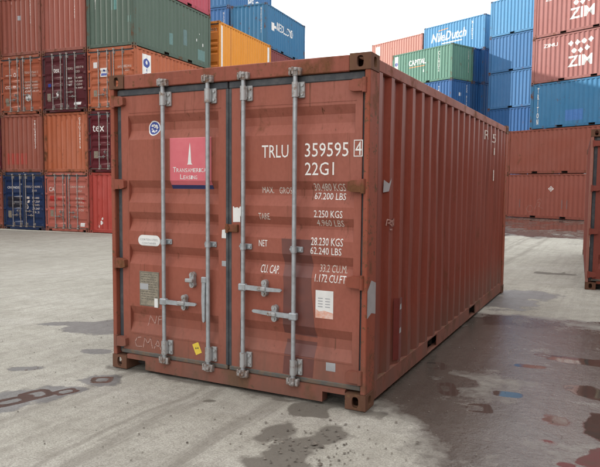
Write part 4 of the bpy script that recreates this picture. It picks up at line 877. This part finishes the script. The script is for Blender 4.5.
# blue stack set back
gb = -0.47
BL = at_dist(487.2, 110.7, 49.0)
for k, (key, lab) in enumerate((('cobalt', 'blue container at the bottom of the recessed all-blue stack'), ('cobalt', 'second blue container up in the recessed all-blue stack'), ('cobalt', 'vivid blue container low in the recessed blue stack just above the red roof corner'), ('sky_blue', 'plain blue container in the recessed stack beside the green container end'), ('sky_blue', 'blue container second from the top of the recessed blue stack'), ('light_blue', 'topmost blue container of the recessed blue stack'))):
    right(BL, gb+k*HP, key, lab, s=0.02*(k % 2))
# green row A, blue row B behind it, and the lettered row behind those
GA = at_dist(452.0, 78.7, 48.2); zA = gb
E8 = 2.438
levA = [gb, gb+HP, gb+2*HP, gb+3*HP]
PA = GA - wR*6.058
gA = 9.56; base = gA-4*HP
for k, (key, lab) in enumerate((('brick', 'brick container at the bottom of the green container\'s stack'), ('dull_red', 'dull red container second up in the green container\'s stack'), ('orange', 'orange container third up in the green container\'s stack'))): right(PA, gA-(4-k)*HP, key, lab)
r_ = right(PA, gA-HP, 'cobalt', 'blue container directly beneath the green lettered one'); rtext(r_, 'COSU', 3.9, 1.55, 0.9, 0.35); decal('lettering', text2('TEXU22', 4.75, 0.9, 0.12, 1.3, 0.02, vertical=True), 'white', r_, 'side'); decal('label_sticker', poly2([rect(0.9, 1.45, 1.15, 1.7)]), 'sticker', r_, 'end'); vtext(r_, 'TEX 81725', 1.75, 2.30, 1.7, 0.10)
r_ = right(PA, gA, 'mint_green', 'green container with white lettering and its dark end showing'); rtext(r_, 'CAPITAL', 1.75, 1.48, 1.75, 0.42, 'sticker', 0.02); decal('lettering_underline', poly2([rect(1.8, 1.32, 3.4, 1.38)]), plain('orange_underline', (0.55, 0.22, 0.08), 0.6), r_, 'side', 0.003)
decal('lettering', text2('CLHU2', 4.70, 0.7, 0.14, 1.5, 0.02, vertical=True), 'white', r_, 'side', 0.003); decal('scuff_mark', poly2([[(3.2, 0.9), (3.35, 0.85), (3.3, 1.1)]]), 'sticker', r_, 'side'); vtext(r_, 'CLHU 22516', 1.85, 2.25, 1.6, 0.09, mat='white_worn')
decal('corner_logo_panel', poly2([rect(0.26, 0.2, 0.62, 2.4)]), 'sticker', r_, 'side', 0.002); decal('corner_logo', poly2([disc(0.44, 1.8, 0.16, 14), rect(0.34, 0.7, 0.54, 1.1)]), 'blue_v', r_, 'side', 0.004)
PB = PA + nR*2.56
for k, (key, lab) in enumerate((('navy', 'navy container at the bottom of the row behind the green container'), ('brick', 'brick container second up in the row behind the green container'), ('navy', 'navy container third up in the row behind the green container'), ('cobalt', 'blue container fourth up in the row behind the green container'), ('cobalt', 'deep blue container end squeezed between the green end and the blue stack'))): right(PB, gA-(4-k)*HP, key, lab)
PN = at_dist(484.5, 46.8, 50.6); zN = gA+HP
PCn = PN - wR*6.058
for k in range(5): right(PCn, zN-(5-k)*HP, ('brick', 'navy', 'dull_red', 'cobalt', 'cobalt')[k], ['brick container lowest under the light blue lettered one', 'navy container second up under the light blue lettered one', 'dull red container third up under the light blue lettered one', 'deep blue container fourth up under the light blue lettered one', 'blue container directly under the light blue lettered one'][k])
r_ = right(PCn, zN, 'light_blue', 'light blue container with slanted white lettering behind the green one'); rtext(r_, 'NileDutch', 0.80, 1.22, 3.5, 0.72, 'sticker', 0.016, 0.22); decal('lettering_underline', poly2([rect(1.9, 0.98, 3.9, 1.07)]), 'sticker', r_, 'side', 0.003); decal('lettering_accent', poly2([[(1.5, 2.06), (2.5, 2.12), (2.5, 2.18), (1.5, 2.12)]]), plain('orange_accent', (0.7, 0.28, 0.08), 0.6), r_, 'side', 0.003)
decal('lettering', text2('NIDU2', 4.78, 0.9, 0.14, 1.4, 0.02, vertical=True), 'sticker', r_, 'side', 0.003)
PP = PCn - wR*6.20
for k in range(5): right(PP, zN-0.33-(5-k)*HP, ('navy', 'brick', 'cobalt', 'dull_red', 'orange')[k], ['navy container lowest under the pale rose one', 'brick container second up under the pale rose one', 'blue container third up under the pale rose one', 'dull red container fourth up under the pale rose one', 'orange container directly under the pale rose one'][k])
r_ = right(PP, zN-0.33, 'pale_rose', 'pale rose container left of the light blue lettered one'); decal('label_sticker', poly2([rect(0.55, 1.2, 1.05, 2.3)]), 'sticker', r_, 'side')

# near right container, only its left edge in the frame
mats('oxide', (0.215, 0.052, 0.036), 0.35, 0.2, 0.4)
PF = ground_px(584.6, 289.2)
r_, d_ = container((PF.x, PF.y, 0), R(3.2), dict(PC['oxide'], post=paint('lit_worn_post_paint', (0.30, 0.125, 0.092), 0.5, 0.4, 0.4, 0.6, chip=0.4), cast=M['cast']), doors='full', label='red container cut by the right photo edge with its door end showing')  # worn post painted paler than the body to stand in for its lit edge
decal('data_plate', poly2([rect(0.235, 1.56, 0.50, 1.80)]), plain('cream_label', (0.55, 0.50, 0.33), 0.6), d_[0]); decal('data_plate_print', poly2([rect(0.27, 1.71, 0.48, 1.77), rect(0.27, 1.60, 0.48, 1.67)]), 'black_v', d_[0], eps=0.003)

# rows just outside the frame that shade the yard (left of the photographer) and unseen ones added on the right to block skylight
TIER = ('ground', 'second', 'third', 'fourth', 'fifth', 'sixth')
for bay in range(4):
    for lev in range(6):
        key = ('brick', 'navy', 'coral', 'dull_red', 'orange', 'cobalt', 'red_brown')[(bay*3+lev*5) % 7]
        container((-24.6, -34.8+bay*12.42, -0.454+lev*HP), 0, PC[key], L=12.192, label='%s long container, %s tier, %s bay of the row beyond the left photo edge' % (key.replace('_', ' '), TIER[lev], ('nearest', 'next', 'third', 'farthest')[3-bay]), group='long containers outside the left photo edge')
for bay in range(2):
    for lev in range(2):
        key = (('dull_red', 'brick'), ('coral', 'red_brown'))[bay][lev]
        container((6.75, -6.4+bay*6.2, lev*HP), 0, PC[key], label='%s added sky-blocking container, %s tier, %s bay outside the right photo edge' % (key.replace('_', ' '), TIER[lev], ('near', 'far')[bay]), group='added sky-blocking containers outside the right photo edge')

# ------------------------------------------------------------------ loose grit on the concrete
mb = MB(); rr_ = random.Random(11)
def stone(x, y, r_):
    z = float(gz(x, y)); n0 = len(mb.v); st = [(0, 0, 1), (0, 0, -0.6)] + [(math.cos(t), math.sin(t), rr_.uniform(-0.2, 0.25)) for t in [k*math.pi*2/5+rr_.uniform(-0.3, 0.3) for k in range(5)]]
    mb.v += [(x+r_*a*rr_.uniform(0.7, 1.2), y+r_*b_*rr_.uniform(0.7, 1.2), z+r_*0.25+r_*c*0.6) for a, b_, c in st]
    for k in range(5): mb.f += [(n0, n0+2+k, n0+2+(k+1) % 5), (n0+1, n0+2+(k+1) % 5, n0+2+k)]
for _ in range(420):
    a = rr_.random()
    if a < 0.30: x, y, s = rr_.gauss(2.35, 0.28), rr_.gauss(-0.75, 0.25), rr_.uniform(0.004, 0.013)
    elif a < 0.45: x, y, s = rr_.uniform(2.5, 4.3), rr_.uniform(-0.6, 4.2), rr_.uniform(0.003, 0.008)
    else: x, y, s = rr_.uniform(-2, 3.4), rr_.uniform(-1.5, 1.5), rr_.uniform(0.003, 0.009)
    if -0.02 < x < 2.46 and y > -0.02: continue
    stone(x, y, s)
for x, y, s in ((2.36, -0.70, 0.026), (2.42, -0.72, 0.020), (2.33, -0.76, 0.016), (2.52, -0.95, 0.022)): stone(x, y, s)
tag(link('grit', mb.mesh('grit'), plain('grit_stone', (0.19, 0.168, 0.14), 0.9, 0, 0.5, 8, (0.08, 0.07, 0.058), (0.4, 0.6))), 'loose grit and small stones scattered over the concrete', 'grit', kind='stuff')
